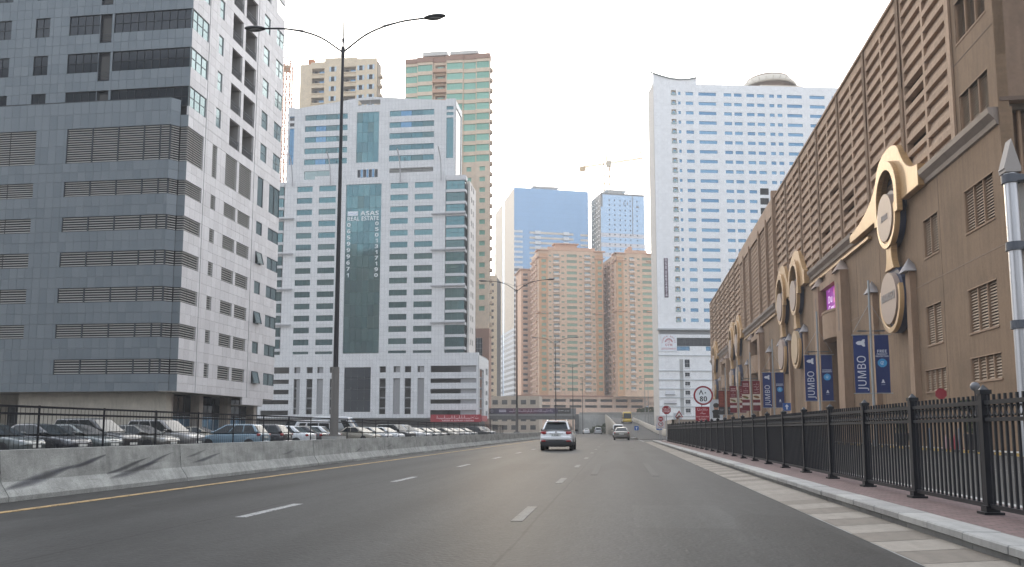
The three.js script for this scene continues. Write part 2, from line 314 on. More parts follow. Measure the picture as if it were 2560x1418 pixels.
// cladding panels on a face: rows given by ys, columns of width cw, openings cut out; panel front at w = 0
function clad(many, F, u0, u1, cw, ys, openings, mats, depth = .2, w = 0, gap = .016) {
  for (let r = 0; r + 1 < ys.length; r++) {
    const y0 = ys[r], y1 = ys[r + 1], cuts = openings.filter(o => o[2] < y1 - .03 && o[3] > y0 + .03).map(o => [o[0], o[1]]).sort((a, b) => a[0] - b[0]);
    let free = [[u0, u1]];
    for (const [a, b] of cuts) free = free.flatMap(([p, q]) => b <= p || a >= q ? [[p, q]] : [[p, a], [b, q]].filter(([x, y]) => y - x > .03));
    for (const [p, q] of free) {
      const xs = [p]; for (let x = u0 + Math.ceil((p - u0 + .12) / cw) * cw; x < q - .12; x += cw) xs.push(x); xs.push(q);
      for (let i = 0; i + 1 < xs.length; i++) many.add(F, xs[i] + gap / 2, xs[i + 1] - gap / 2, y0 + gap / 2, y1 - gap / 2, w - depth, w + rr(-.003, .003), pick(mats));
    }
  }
}
// ---------------------------------------------------------------- grey and white panelled tower with louvred parking floors
{
  const t = thing('panelled_tower', 'grey and white metal-panelled tower with louvred lower floors beside the car park', 'building');
  const greys = [0, 1, 2, 3].map(i => std(.172 + .010 * i, .203 + .010 * i, .226 + .010 * i, .42, .25)), whites = [0, 1, 2, 3].map(i => std(.62 + .028 * i, .60 + .028 * i, .60 + .028 * i, .45, .05));
  const core = std(.030, .033, .038, .85);
  const FU = new Frame(0, 66, 90), FA = new Frame(0, 65.3, 90), FC = FU, FD = new Frame(-37.4, 66, 0);
  const cl = .75 / .89;
  part(t, 'core', mg([bx(-60, -38.85, 27.95, 52, -85.7, -66.3), bx(-60, -38.85, 4.46, 28, -85.7, -66.35), bx(-38.9, -37.7, 4.5, 52, -66.7, -66.3), bx(-60, -38.9, 4.46, 30.2, -66.4, -65.58)]), core);
  const bandY = []; for (let k = 0; k < 6; k++) bandY.push(29.82 + 3.635 * k);
  const winRows = bandY.map(y => [y, y + 1.85]);
  // row boundaries
  const ysUp = [27.95]; for (const [a, b] of winRows) { ysUp.push(a - .90, a, a + .93, b); } ysUp.sort((a, b) => a - b); const yu = [...new Set(ysUp.filter(y => y >= 27.95).map(y => +y.toFixed(3)))]; yu.push(yu[yu.length - 1] + .9, 52);
  const louv = [[5.91, 7.2], [9.07, 10.29], [12.18, 13.47], [15.36, 16.67], [18.51, 19.82], [21.68, 23.05], [24.74, 27.91]];
  const yl = [4.42, 5.16]; for (let i = 0; i < louv.length; i++) { const [a, b] = louv[i]; yl.push(a); if (i < 6) { yl.push(b, (b + louv[i + 1][0]) / 2); } else yl.push((a + b) / 2, b); }
  // ---- upper front
  const opU = [];
  for (const [a, b] of winRows) {
    opU.push([-60, -55.26, a, b], [-52.8, -51.38, a, b], [-49.42, -46.42, a, b], [-46.36, -45.22, a - .9, b], [-45.0, -37.38, a, b]);
  }
  const PF = new Many(t, 'panel', 300);
  clad(PF, FU, -60, -37.4, .75, yu.filter(y => y > 29), opU.concat([[-60, -38.9, 27, 30.1]]), greys);
  for (const [a, b] of winRows) {
    if (a > 45) continue;
    for (const [u0, u1, nx] of [[-58.3, -55.28, 4], [-52.78, -51.4, 2], [-49.4, -46.44, 4], [-44.98, -37.42, 10]]) win(t, FU, u0, u1, a + .02, b - .02, -.14, pick(glassDark), nx, 2, frameNavy);
    // recessed balcony
    part(t, 'balcony_recess', mg([FU.bx(-46.35, -45.23, a - .92, a - .86, -.25, -.02), FU.bx(-46.4, -46.33, a - .9, b, -.28, -.03), FU.bx(-45.25, -45.18, a - .9, b, -.28, -.03)]), frameGrey);
    win(t, FU, -46.2, -45.4, a - .7, b - .3, -.26, interiorM, 0, 1, null, 'balcony_door');
    const rl = []; for (let i = 0; i < 4; i++) rl.push(FU.bx(-46.33, -45.25, a - .8 + .24 * i, a - .77 + .24 * i, -.06, -.03)); part(t, 'balcony_rail', mg(rl), frameGrey);
  }
  // ---- lower bay front, chamfer, corner strip, side
  const opL = [], a0 = -38.7;
  louv.forEach(([a, b], i) => { if (i) opL.push([-60, -51.5, a, b]); opL.push([-48.5, -37, a, b]); });
  const yb = yl.concat([29.22, 30.36]).filter((y, i, s) => s.indexOf(y) === i).sort((a, b) => a - b);
  clad(PF, FA, -60, a0, .75, yb, opL, greys);
  const FB = new Frame(a0, 65.3, 90 - Math.atan2(.7, .55) * 180 / Math.PI), lb = Math.hypot(.55, .7);
  clad(PF, FB, .01, lb - .01, 2, yb, louv.map(([a, b]) => [0, 2, a, b]), greys, .12);
  clad(PF, FC, -38.15, -37.4, 2, yl.concat([29.0]), louv.map(([a, b]) => [-39, -37, a, b]), greys, .2);
  part(t, 'bay_cap', mg([bx(-60, -38.75, 30.36, 30.42, -66.2, -65.28)]), frameGrey);
  PF.end();
  louv.forEach(([a, b], i) => {
    const cols = [-48.5, -46.04, -43.57, -41.13, -39.61, a0];
    for (let k = 0; k + 1 < cols.length; k++) louvre(t, FA, cols[k] + .07, cols[k + 1] - .05, a, b, -.1, slatM);
    for (const c of cols) part(t, 'mullion', FA.bx(c - .05, c + .05, a, b, -.2, -.03), frameGrey);
    if (i) for (const [p, q] of [[-59, -56.6], [-56.5, -54.1], [-54.0, -51.52]]) louvre(t, FA, p, q, a, b, -.1, slatM);
    louvre(t, FB, .02, lb - .02, a, b, -.1, slatM); louvre(t, FC, -38.12, -37.45, a, b, -.1, slatM);
  });
  // ---- white side
  const PS = new Many(t, 'panel', 300), opS = [[3.05, 3.15, 0, 60], [13.3, 13.42, 0, 60]];
  for (const [a, b] of winRows) opS.push([-.1, 3.0, a, b], [4.9, 5.85, a, b], [7.65, 9.85, a - .9, b], [10.4, 13.0, a - .9, b], [14.7, 16.2, a, b], [17.9, 20.1, a, b]);
  louv.forEach(([a, b]) => opS.push([-.1, 2.8, a, b], [4.5, 5.4, a, b], [7.1, 9.5, a, b], [10.0, 12.7, a, b], [14.3, 15.7, a, b], [17.2, 20.1, a, b]));
  const ys = [...new Set(yl.concat([29.0], yu).map(y => +y.toFixed(2)))].sort((a, b) => a - b);
  clad(PS, FD, -.0, 20, .88, ys, opS, whites);
  clad(PS, FD, 12.5, 17.3, .88, [3.67, 4.42], [], whites);
  PS.end();
  part(t, 'soffit', mg([bx(-60, -37.45, 4.40, 4.45, -85.9, -65.4), bx(-42, -37.5, 3.62, 3.66, -83.3, -78.5)]), std(.36, .33, .29, .8));
  part(t, 'groove', mg([FD.bx(3.05, 3.15, 4.42, 52, -.3, -.06), FD.bx(13.3, 13.42, 3.7, 52, -.3, -.06)]), greys[2]);
  for (const [a, b] of winRows) {
    if (a > 47) continue;
    for (const [u0, u1, nx] of [[.02, 2.98, 3], [4.92, 5.83, 1], [14.72, 16.18, 1], [17.92, 19.98, 2]]) win(t, FD, u0, u1, a + .02, b - .02, -.12, pick(glassPale), nx, 2, frameSoft);
    for (const [u0, u1] of [[7.65, 9.85], [10.4, 13.0]]) {
      const r = part(t, 'balcony_recess', mg([FD.bx(u0, u1, a - .9, b, -1.32, -1.27), FD.bx(u0, u1, b - .05, b, -1.3, -.2), FD.bx(u0, u1, a - .9, a - .82, -1.3, -.03), FD.bx(u0, u0 + .05, a - .9, b, -1.3, -.2), FD.bx(u1 - .05, u1, a - .9, b, -1.3, -.2)]), std(.30, .29, .28, .85));
      win(t, FD, u0 + .5, u1 - .3, a - .8, b - .4, -1.24, pick(glassDark), 2, 1, frameGrey, 'balcony_door');
      const rl = []; for (let i = 0; i < 2; i++) rl.push(FD.bx(u0, u1, a - .25 + .3 * i, a - .21 + .3 * i, -.1, -.06)); for (let x = u0 + .12; x < u1; x += .22) rl.push(FD.bx(x, x + .02, a - .82, a + .08, -.09, -.07));
      part(t, 'balcony_rail', mg(rl), frameGrey);
    }
  }
  louv.forEach(([a, b], i) => {
    for (const [u0, u1] of [[.05, 1.05], [1.12, 2.78], [4.52, 5.38], [7.12, 9.48], [10.02, 12.68]]) louvre(t, FD, u0, u1, a, b, -.1, slatM);
    win(t, FD, 14.32, 15.68, a + .02, b - .02, -.1, pick(glassSea), 1, 1, frameGrey); win(t, FD, 17.22, 19.98, a + .02, b - .02, -.1, pick(glassSea), 2, 1, frameGrey);
    if (i % 2 === 0 && i < 5) { const m = win(t, FD, 14.32, 15.68, a + .02, b - .02, .16, pick(glassSea), 1, 1, frameGrey, 'open_window', 0); m.rotateX(-.24); }
  });
  // core behind the side balconies is hollowed by the recess boxes; street floor
  const beige = std(.56, .52, .45, .85, 0, { map: rep(concMap, 4, 4) });
  part(t, 'street_wall', mg([bx(-52.5, -38.6, -.02, 4.40, -67.4, -66.5), bx(-60, -52.6, -.02, 4.4, -71, -70.4)]), beige);
  part(t, 'street_core', bx(-60, -40.5, -.02, 4.4, -85, -71), voidM);
  for (const d of [68.2, 73.5, 79.2, 85.2]) part(t, 'column', bx(-40.0, -39.1, -.02, 4.42, -d - .35, -d + .35), std(.47, .42, .38, .8, 0, { map: rep(concMap, 3, 3) }));
  const FG = new Frame(-39.9, 66, 0);
  for (const [a, b] of [[2.75, 7.0], [8.0, 12.7], [13.7, 18.7]]) { win(t, FG, a, b, .3, 2.4, -.05, pick(glassBlue), 4, 1, frameWhite, 'shop_window'); win(t, FG, a, b, 2.5, 4.3, -.06, pick(glassDark), 4, 1, frameGrey, 'shop_window'); }
  for (const x of [-59, -56.5, -54]) win(t, new Frame(0, 70.3, 90), x, x + 1.6, 0, 3.4, .02, glassDark[0], 2, 2, frameGrey, 'shop_window');
  rest(t);
}
// ---------------------------------------------------------------- white office tower with blue-green glass and the phone numbers
const jointTex = (n, m, base, joint, jw, s) => tex(512, 512, (u, v) => { const x = u * n, y = v * m, cx = x - Math.floor(x), cy = y - Math.floor(y); const e = Math.min(cx, 1 - cx) / n * 512 < jw || Math.min(cy, 1 - cy) / m * 512 < jw; const k = hash2(Math.floor(x), Math.floor(y), s), f = 1 + .07 * (k - .5) + .08 * (fbm(u, v, 6, 4, s) - .5); return base.map((b, i) => (e ? joint[i] : b) * f); });
{
  const t = thing('office_tower', 'white panelled office tower with blue-green glass strip carrying phone numbers', 'building');
  const jt = jointTex(8, 6, [.69, .695, .70], [.46, .47, .48], 1.6, 4), wm = std(1, 1, 1, .45, 0, { map: rep(jt, 7.6, 6.66) });
  const garM = std(.35, .35, .36, .8), capM = std(.60, .60, .61, .6);
  const F = new Frame(0, 215, 90), FT = new Frame(0, 216.2, 90);
  // podium
  const rowsP = [[16.5, 18.26], [13.65, 14.86], [10.82, 12.07], [8.09, 9.25], [5.12, 6.4]];
  const slots = [[-87.84, -86.01], [-84.23, -82.48], [-81.25, -79.46], [-77.62, -75.9], [-63.68, -61.92], [-59.79, -57.91], [-56.67, -54.92], [-53.11, -51.32]];
  const hp = []; for (const r of rowsP) hp.push([-97.2, -89.2, ...r], [-49.6, -36.9, ...r]);
  for (const s of slots) hp.push([...s, 16.58, 18.24], [...s, 5.35, 14.99]);
  hp.push([-73.54, -66.07, 5.94, 18.06]);
  part(t, 'podium_wall', wallGeo(F, rect(-98, -36.5, 4.3, 21.7), hp, .6), wm);
  const slabs = []; for (const [a] of rowsP) slabs.push(bx(-97.4, -37.2, a - 1.2, a - .9, -230, -215.7));
  slabs.push(bx(-97.4, -37, 21.2, 21.55, -233, -215.7));
  part(t, 'parking_deck', mg(slabs), garM);
  part(t, 'podium_core', mg([bx(-97.5, -40, 0, 21.4, -232, -224), bx(-120, -37.2, 0, 4.25, -230, -217), bx(-120, -98, 0, 12, -236, -216)]), std(.09, .088, .085, .95));
  const inf = []; for (const [a, b] of rowsP) inf.push(F.bx(-41.4, -37.0, a, b, -.58, -.38)); for (const i of [0, 2, 5, 7]) inf.push(F.bx(slots[i][0] + (i % 3 ? 0 : .7), slots[i][1] - .05, 5.4, 14.95, -.58, -.45), F.bx(slots[i][0] + .5, slots[i][1] - .05, 16.6, 18.2, -.58, -.45));
  const infM = std(.30, .30, .305, .7); for (const g of inf) part(t, 'infill', g, infM);
  const pan = (F, u0, u1, v0, v1, nu, nv, w, mats, name = 'pane', tilt = .0022) => { for (let i = 0; i < nu; i++) for (let j = 0; j < nv; j++) { const a = u0 + (u1 - u0) * i / nu, b = u0 + (u1 - u0) * (i + 1) / nu, c = v0 + (v1 - v0) * j / nv, d = v0 + (v1 - v0) * (j + 1) / nv; win(t, F, a + .03, b - .03, c + .03, d - .03, w, pick(mats), 0, 1, null, name, tilt); } };
  pan(F, -73.5, -66.1, 6.0, 18.0, 4, 4, -.25, glassDark);
  // main block
  const H = [], cols = [[-88.4, -83.9], [-81.98, -77.1], [-61.45, -56.42], [-54.56, -49.46]];
  for (let i = 0; i < 15; i++) { const y1 = 69.1 - 3.329 * i, y0 = Math.max(y1 - 1.6, 21.75); for (const c of cols) H.push([...c, y0, y1]); }
  H.push([-74.15, -64.0, 21.8, 69.15]);
  part(t, 'main_wall', wallGeo(F, [[-92.0, 21.7], [-45.9, 21.7], [-45.9, 72], [-62, 72], [-62, 70.8], [-74.8, 70.8], [-74.8, 71.9], [-83.3, 71.9], [-83.3, 70.4], [-92.0, 70.4]], H, .5), wm);
  for (let i = 0; i < 15; i++) { const y1 = 69.1 - 3.329 * i, y0 = Math.max(y1 - 1.6, 21.78); for (const c of cols) win(t, F, c[0] + .02, c[1] - .02, y0 + .02, y1 - .02, -.25, pick(glassTeal), 4, 1, frameGrey); }
  pan(F, -74.1, -64.05, 21.9, 69.1, 6, 14, -.22, glassTeal);
  // glazed corner bays, left and right
  const bay = (u0, u1, Fs, a, b) => {
    for (let i = 0; i < 15; i++) {
      const y1 = 69.2 - 3.329 * i, y0 = Math.max(21.8, y1 - (i % 3 === 2 ? 2.0 : 2.55)); if (y1 - y0 < .3) continue;
      win(t, F, u0, u1, y0, y1, -.12, pick(glassTeal), 3, 2, frameGrey); if (Fs) win(t, Fs, a, b, y0, y1, -.12, pick(glassTeal), 1, 1, frameGrey);
      part(t, 'slab_edge', mg([F.bx(u0 - .05, u1 + .25, y1, y1 + (i % 3 === 0 && i ? 1.3 : .75), -.5, .25), ...(Fs ? [Fs.bx(a - .1, b, y1, y1 + .75, -.4, .25)] : [])]), capM);
      if (i % 3 === 0 && i) part(t, 'ledge', F.bx(Fs ? u0 - 4 : u0 - 1, Fs ? u1 + .4 : u1 + 3.4, y1 + .5, y1 + .8, .26, .7), std(.38, .38, .39, .7));
    }
  };
  const FS = new Frame(-39.6, 215, 0);
  bay(-45.7, -40.6, new Frame(-40.5, 215, 0), .1, 2.2); bay(-94.6, -92.3, null);
  part(t, 'main_core', mg([bx(-94.6, -40.9, 21.7, 70.0, -235, -215.55)]), std(.16, .165, .17, .8));
  part(t, 'parapet', mg([bx(-45.9, -40.3, 69.95, 70.6, -218, -214.8), bx(-95, -92, 69.9, 70.5, -218, -214.8)]), capM);
  const hs = []; for (let i = 0; i < 15; i++) { const y1 = 69.1 - 3.329 * i; if (y1 < 24) continue; hs.push([4.6, 5.9, y1 - 1.6, y1], [7.4, 8.8, y1 - 1.6, y1]); }
  part(t, 'side_wall', wallGeo(FS, rect(2.4, 12.3, 21.7, 69.6), hs, .5), std(.66, .62, .58, .6));
  for (const h of hs) win(t, FS, h[0] + .02, h[1] - .02, h[2] + .02, h[3] - .02, -.3, pick(glassDark), 0);
  const FPs = new Frame(-36.5, 215, 0), hps = [[1.8, 9, 4.6, 17.5]]; for (const r of rowsP) hps.push([12, 15.5, ...r]);
  part(t, 'podium_side', wallGeo(FPs, rect(0.02, 17.2, 4.3, 21.0), hps, .6), wm);
  win(t, FPs, 1.8, 9, 4.6, 17.5, -1.2, glassDark[0], 3, 5, frameGrey);
  // tower head
  const th = [[-71.7, -65.1, 92.4, 94.0], [-71.9, -65.4, 75.75, 90.4], [-87, -79.2, 71.4, 73.9], [-62.2, -49.7, 71.3, 73.7]], rows = [90.34, 87.03, 83.85, 80.5, 77.34];
  for (const y of rows) th.push([-87.1, -74.56, y - 1.62, y], [-62.37, -49.6, y - 1.62, y]);
  for (let k = 0; k < 4; k++) th.push([-71.4 + 1.65 * k, -70.5 + 1.65 * k, 71.4, 73.7]);
  part(t, 'tower_wall', wallGeo(FT, [[-92.2, 69.8], [-43.5, 69.8], [-43.5, 93.1], [-46.2, 93.1], [-46.4, 92.7], [-55, 93.5], [-65, 94.6], [-68.5, 94.8], [-71.8, 94.6], [-81.2, 93.4], [-90.2, 92.4], [-90.4, 92.9], [-92.2, 92.9]], th.concat([[-46.1, -44.1, 76, 87.6], [-46.1, -44.1, 88.3, 89.2], [-46.1, -44.1, 89.9, 90.9], [-91.7, -90.3, 76, 86.6], [-91.7, -90.3, 87.2, 88.2], [-91.7, -90.3, 88.9, 90.2]]), .5), wm);
  for (const y of rows) for (const [a, b] of [[-87.1, -74.56], [-62.37, -49.6]]) for (let k = 0; k < 4; k++) win(t, FT, a + (b - a) * k / 4 + .02, a + (b - a) * (k + 1) / 4 - .02, y - 1.6, y - .02, -.22, pick(k === 1 && rnd() < .6 ? glassBlue : glassTeal), 3, 1, frameGrey);
  pan(FT, -71.85, -65.45, 75.8, 90.35, 4, 5, -.2, glassTeal);
  pan(FT, -87, -79.2, 71.4, 73.9, 4, 1, -.2, glassPale); for (let k = 0; k < 4; k++) win(t, FT, -71.4 + 1.65 * k, -70.5 + 1.65 * k, 71.4, 73.7, -.25, glassDark[0]); for (let k = 0; k < 3; k++) win(t, FT, -70.4 + 1.65 * k, -69.85 + 1.65 * k, 71.4, 73.7, .03, pick(glassBlue));
  for (let k = 0; k < 4; k++) louvre(t, FT, -62.1 + 3.1 * k, -59.2 + 3.1 * k, 71.3, 73.7, -.2, slatM, .4);
  for (const [a, b] of [[76, 87.6], [88.3, 89.2], [89.9, 90.9]]) { win(t, FT, -46.08, -44.12, a, b, -.2, pick(glassTeal), 2, a < 80 ? 4 : 1, frameGrey); win(t, FT, -91.7, -90.3, a, b - .7, -.2, pick(glassBlue), 2, a < 80 ? 4 : 1, frameGrey); }
  part(t, 'tower_core', mg([bx(-91.9, -43.9, 69.8, 92.0, -226, -216.75)]), std(.15, .155, .16, .8));
  const FTs = new Frame(-43.5, 216.2, 0); part(t, 'tower_side', wallGeo(FTs, rect(.02, 9.5, 69.8, 92.8), [[1.0, 8.8, 70.6, 91]], .4), wm); pan(FTs, 1.0, 8.8, 70.6, 91, 3, 6, -.2, glassDark);
  part(t, 'roof_frame', mg([bx(-71.8, -65, 92.2, 92.3, -224, -216.8), bx(-68.6, -68.2, 92, 94.8, -217.4, -216.9), bx(-72, -64.8, 94.7, 94.9, -221, -216.9)]), garM);
  // curved masts on the set-back
  for (const x of [-89.7, -78.6, -58.6, -47.1]) part(t, 'mast', tube([V(x, 69.2, -214.6), V(x + .05, 72, -214.2), V(x - .05, 75.5, -213.4), V(x - .35, 78, -212.2)], .17, 12, 6), std(.42, .42, .44, .5, .4));
  // lettering fixed to the glass
  const letM = std(.80, .81, .82, .6), fitText = (s, u0, u1, v0, v1) => { const g = textGeo(s, 1, .05), b = g.boundingBox; g.translate(-b.min.x, -b.min.y, 0); g.scale((u1 - u0) / (b.max.x - b.min.x), (v1 - v0) / (b.max.y - b.min.y), 1); g.translate(u0, v0, -.14); return part(t, 'lettering', F.g(ni(g)), letM); };
  fitText('ASAS', -69.95, -64.7, 60.25, 61.45); fitText('REAL ESTATE', -73.6, -64.65, 58.8, 60.0);
  [...'06599671'].length; const n1 = '065999671', n2 = '0501317190';
  [...n1].forEach((c, i) => { const y = 57.1 - i * (57.1 - 42.95) / 8, nw = c === '1' ? .55 : .95; fitText(c, -73.65 + (c === '1' ? .2 : 0), -73.65 + (c === '1' ? .2 : 0) + nw, y, y + 1.12); });
  [...n2].forEach((c, i) => { const y = 57.35 - i * (57.35 - 42.85) / 9, nw = c === '1' ? .55 : .98; fitText(c, -65.65 + (c === '1' ? .2 : 0), -65.65 + (c === '1' ? .2 : 0) + nw, y, y + 1.05); });
  const logo = canvasTex(128, 64, (c, w, h) => { c.fillStyle = '#e4e8ee'; c.fillRect(0, 0, w, h); c.strokeStyle = '#7f9cc8'; c.lineWidth = 4; c.beginPath(); c.moveTo(8, 44); c.quadraticCurveTo(40, 18, 66, 36); c.quadraticCurveTo(95, 50, 120, 26); c.stroke(); c.strokeStyle = '#b5c2d6'; c.beginPath(); c.moveTo(18, 54); c.lineTo(108, 48); c.stroke(); });
  const lg = new THREE.BoxGeometry(3.0, 1.25, .05); lg.translate(-72.1, 60.85, -.12); part(t, 'logo_plate', F.g(lg), std(1, 1, 1, .6, 0, { map: logo }));
  rest(t);
}

// ---------------------------------------------------------------- white tiled tower with rows of blue windows, behind the mall
{
  const t = thing('tiled_tower', 'broad white tiled tower with rows of blue windows and curved roof crest', 'building');
  const jt = jointTex(8, 8, [.87, .88, .89], [.70, .72, .74], 1.3, 14), wm = std(1, 1, 1, .4, 0, { map: rep(jt, 8.2, 8.3) });
  const F = new Frame(12.58, 250, 78.6), FL = new Frame(12.58, 250, 168.6);
  const cols = [[7.79, 8.57, .9], [10.19, 12.62, .95], [14.31, 19.92, .95], [22.41, 24.86, .95], [25.7, 28.19, .95], [29.75, 32.18, .95], [33.12, 35.48, .95], [37.08, 38.65, .95], [39.63, 41.2, .95], [42.77, 47.67, .95], [50.16, 55.11, .95], [57.5, 62.4, .95]];
  const holes = [], bal = [];
  for (let i = 0; i < 25; i++) {
    const y = 106.95 - 3.115 * i; if (y < 33) break;
    bal.push([5.57, 7.14, y - 1.58, y]);
    for (const [a, b, h] of cols) { if (y < 39 + (a - 15.9) * 1.552 - 5) continue; if (a > 33 && a < 34 && i >= 10 && i <= 13) { holes.push([33.1, 35.9, y - 1.9, y + .2, 'x']); continue; } holes.push([a, b, y - .58 - h, y - .46]); }
  }
  const top = [[0, 31.2], [74, 31.2], [74, 109.4], [13.75, 109.1], [13.75, 111.15], [11, 110.5], [8, 110.35], [5, 110.7], [2.2, 111.4], [0, 112.1]];
  part(t, 'front_wall', wallGeo(F, top, holes.concat(bal), .5), wm);
  const M = { n: 0 };
  const restG = [];
  for (const h of holes) { if (h[4]) { const m = win(t, F, h[0], h[1], h[2], h[3], -.3, voidM, 2, 1, frameGrey, 'open_bay'); continue; } if (M.n++ < 296) win(t, F, h[0], h[1], h[2], h[3], -.2, pick(glassBlue), 0); else restG.push(F.bx(h[0], h[1], h[2], h[3], -.22, -.18)); }
  if (restG.length) stuff(part(t, 'window_field', mg(restG), glassBlue[0]));
  const creamM = std(.62, .55, .46, .8);
  for (const h of bal) {
    part(t, 'balcony', mg([F.bx(h[0], h[1], h[2], h[3], -.48, -.44), F.bx(h[0], h[0] + .06, h[2], h[3], -.45, -.02), F.bx(h[0], h[1], h[3] - .06, h[3], -.45, -.02)]), creamM);
    win(t, F, h[0] + .5, h[0] + 1.25, h[2] + .1, h[3] - .4, -.42, pick(glassBlue), 0, 1, null, 'balcony_door'); win(t, F, h[0] - .05, h[1] + .05, h[2] - .05, h[2] + .55, .1, pick(glassPale), 0, 1, null, 'balcony_glass');
  }
  part(t, 'core', mg([F.bx(.3, 9, 0, 108.8, -7, -.55), F.bx(9, 73.8, 0, 108.8, -24, -.55)]), std(.35, .36, .38, .8));
  part(t, 'side_wall', mg([FL.bx(-7, -.02, 0, 108.9, -.4, 0)]), std(.62, .585, .54, .7));
  part(t, 'crest_return', F.bx(0, 13.7, 108.8, 110.2, -3.2, -.5), wm);
  // crest capping, a thin swept band
  const cap = []; const cp = [[13.8, 111.2], [11, 110.55], [8, 110.4], [5, 110.75], [2.2, 111.45], [0, 112.15], [-1.0, 112.5]]; for (let i = 0; i + 1 < cp.length; i++) cap.push(bar(F.p(cp[i][0], cp[i][1] + .1, .1), F.p(cp[i + 1][0], cp[i + 1][1] + .1, .1), .25, 6));
  part(t, 'crest_cap', mg(cap), std(.30, .34, .35, .6));
  // roof canopy: tilted shallow ring shell on a drum
  const c0 = F.p(41, 0, -10.5), pts = []; for (let i = 0; i <= 10; i++) { const a = i / 10 * 1.15; pts.push(new THREE.Vector2(9.2 * Math.sin(a) / Math.sin(1.15), 117.6 - 5.2 * (1 - Math.cos(a)) / (1 - Math.cos(1.15)))); }
  const sh = new THREE.LatheGeometry(pts.concat(pts.slice(4).reverse().map(p => new THREE.Vector2(p.x * .96, p.y - .45))), 40); sh.translate(c0.x, 0, c0.z);
  part(t, 'roof_canopy', ni(sh), std(.62, .56, .47, .8));
  part(t, 'roof_drum', new THREE.CylinderGeometry(7.0, 7.0, 7, 32).translate(c0.x, 112, c0.z), std(.40, .30, .25, .85));
  const ribs = []; for (let k = 0; k < 28; k++) { const a = k / 28 * 6.283; ribs.push(bar(V(c0.x + 9.0 * Math.cos(a), 112.6, c0.z + 9.0 * Math.sin(a)), V(c0.x + 10.2 * Math.cos(a), 113.2, c0.z + 10.2 * Math.sin(a)), .08, 4)); } part(t, 'roof_ribs', mg(ribs), std(.62, .56, .47, .8));
  part(t, 'roof_parapet', F.bx(34.5, 48.3, 109.1, 109.8, -3, -.5), creamM);
  // recessed storey, ledge, lower block with ribs
  part(t, 'ledge', F.bx(-.3, 74, 31.2, 31.7, -1, .75), std(.48, .50, .51, .6));
  part(t, 'recess_wall', F.bx(.2, 74, 29.9, 31.2, -1.4, -.9), std(.42, .43, .43, .7));
  for (const [a, b] of [[4.6, 6.0], [6.7, 8], [9, 12.2]]) win(t, F, a, b, 30.0, 31.0, -.86, pick(glassBlue));
  const lh = [[5.68, 16.2, 26.35, 28.9], [5.62, 9.64, 24.97, 26.3], [14.6, 18, 24.97, 26.3], [6.35, 7.5, 5.6, 22.3], [7.95, 9.5, 19.9, 22.3], [7.95, 9.5, 17.12, 18.3], [7.95, 9.5, 14.41, 15.55], [7.95, 9.5, 11.66, 12.87], [7.95, 9.5, 8.95, 10.15], [7.95, 9.5, 6.3, 7.5]];
  part(t, 'lower_wall', wallGeo(F, rect(.0, 74, 0, 29.9), lh, .5, .1), wm);
  part(t, 'shaft_strip', F.bx(6.35, 7.5, 5.6, 22.3, -.3, -.05), std(.42, .425, .42, .8));
  for (let k = 0; k < 4; k++) win(t, F, 5.72 + 2.62 * k, 8.3 + 2.62 * k, 26.4, 28.85, -.1, pick(glassDark), 2, 2, frameGrey);
  win(t, F, 5.66, 9.6, 25, 26.28, -.1, glassBlue[1], 3, 1, frameGrey); win(t, F, 14.62, 17.98, 25, 26.28, -.1, glassBlue[0], 3, 1, frameGrey);
  for (const h of lh.slice(4)) { win(t, F, h[0] + .03, h[1] - .03, h[2] + .03, h[3] - .03, -.12, pick(glassDark), 2, 2, frameWhite); part(t, 'sill', F.bx(h[0] - .12, h[1] + .12, h[2] - .5, h[2] - .1, .11, .2), frameWhite); }
  for (const y of [23.52, 18.87, 16.16, 13.42, 10.79, 8.06, 5.22]) part(t, 'string_course', F.bx(-.25, 74, y - .09, y + .06, .1, .35), std(.44, .47, .49, .6));
  // signs
  const phone = canvasTex(128, 1024, (c, w, h) => { c.fillStyle = '#5b4b58'; c.fillRect(0, 0, w, h); c.fillStyle = '#d9d4dc'; c.font = 'bold 112px sans-serif'; c.textAlign = 'center';[...'0508692474'].forEach((d, i) => { c.save(); c.translate(w / 2, 92 + i * 98 + (i > 2 ? 22 : 0)); c.fillText(d, 0, 0); c.restore(); }); });
  const pl = (nm, w, h, u, v, wz, m) => { const g = new THREE.BoxGeometry(w, h, .12); g.translate(u, v, wz); return part(t, nm, F.g(g), m); };
  pl('phone_banner', 1.2, 12.2, 2.8, 47.3, .08, std(1, 1, 1, .7, 0, { map: phone }));
  const gym = canvasTex(512, 540, (c, w, h) => {
    c.fillStyle = '#e6e9ee'; c.fillRect(0, 0, w, h); c.fillStyle = '#a8323f'; c.strokeStyle = '#a8323f'; c.textAlign = 'center'; c.font = 'bold 62px serif';
    const s = 'POWER HOUSE'; [...s].forEach((ch, i) => { const a = Math.PI * (1.02 + .96 * i / (s.length - 1)); c.save(); c.translate(256 + 190 * Math.cos(a), 250 + 190 * Math.sin(a)); c.rotate(a + Math.PI / 2); c.fillText(ch, 0, 0); c.restore(); });
    c.lineWidth = 16; c.beginPath(); c.arc(256, 250, 128, Math.PI * 1.02, Math.PI * 1.98); c.stroke(); c.lineWidth = 9; c.beginPath(); c.arc(256, 240, 84, Math.PI * 1.0, Math.PI * 2); c.stroke(); c.beginPath(); c.arc(256, 222, 34, 0, 7); c.stroke();
    for (let k = 0; k < 9; k++) { const a = Math.PI * (1.08 + .84 * k / 8); c.beginPath(); c.arc(256 + 106 * Math.cos(a), 246 + 106 * Math.sin(a), 12, 0, 7); c.fill(); }
    c.font = 'bold 104px serif'; c.fillText('GYM', 256, 362); c.fillRect(10, 430, 492, 14); c.font = 'bold 30px serif'; c.fillText('FITNESS & BODY BUILDING CLUB', 256, 486);
  });
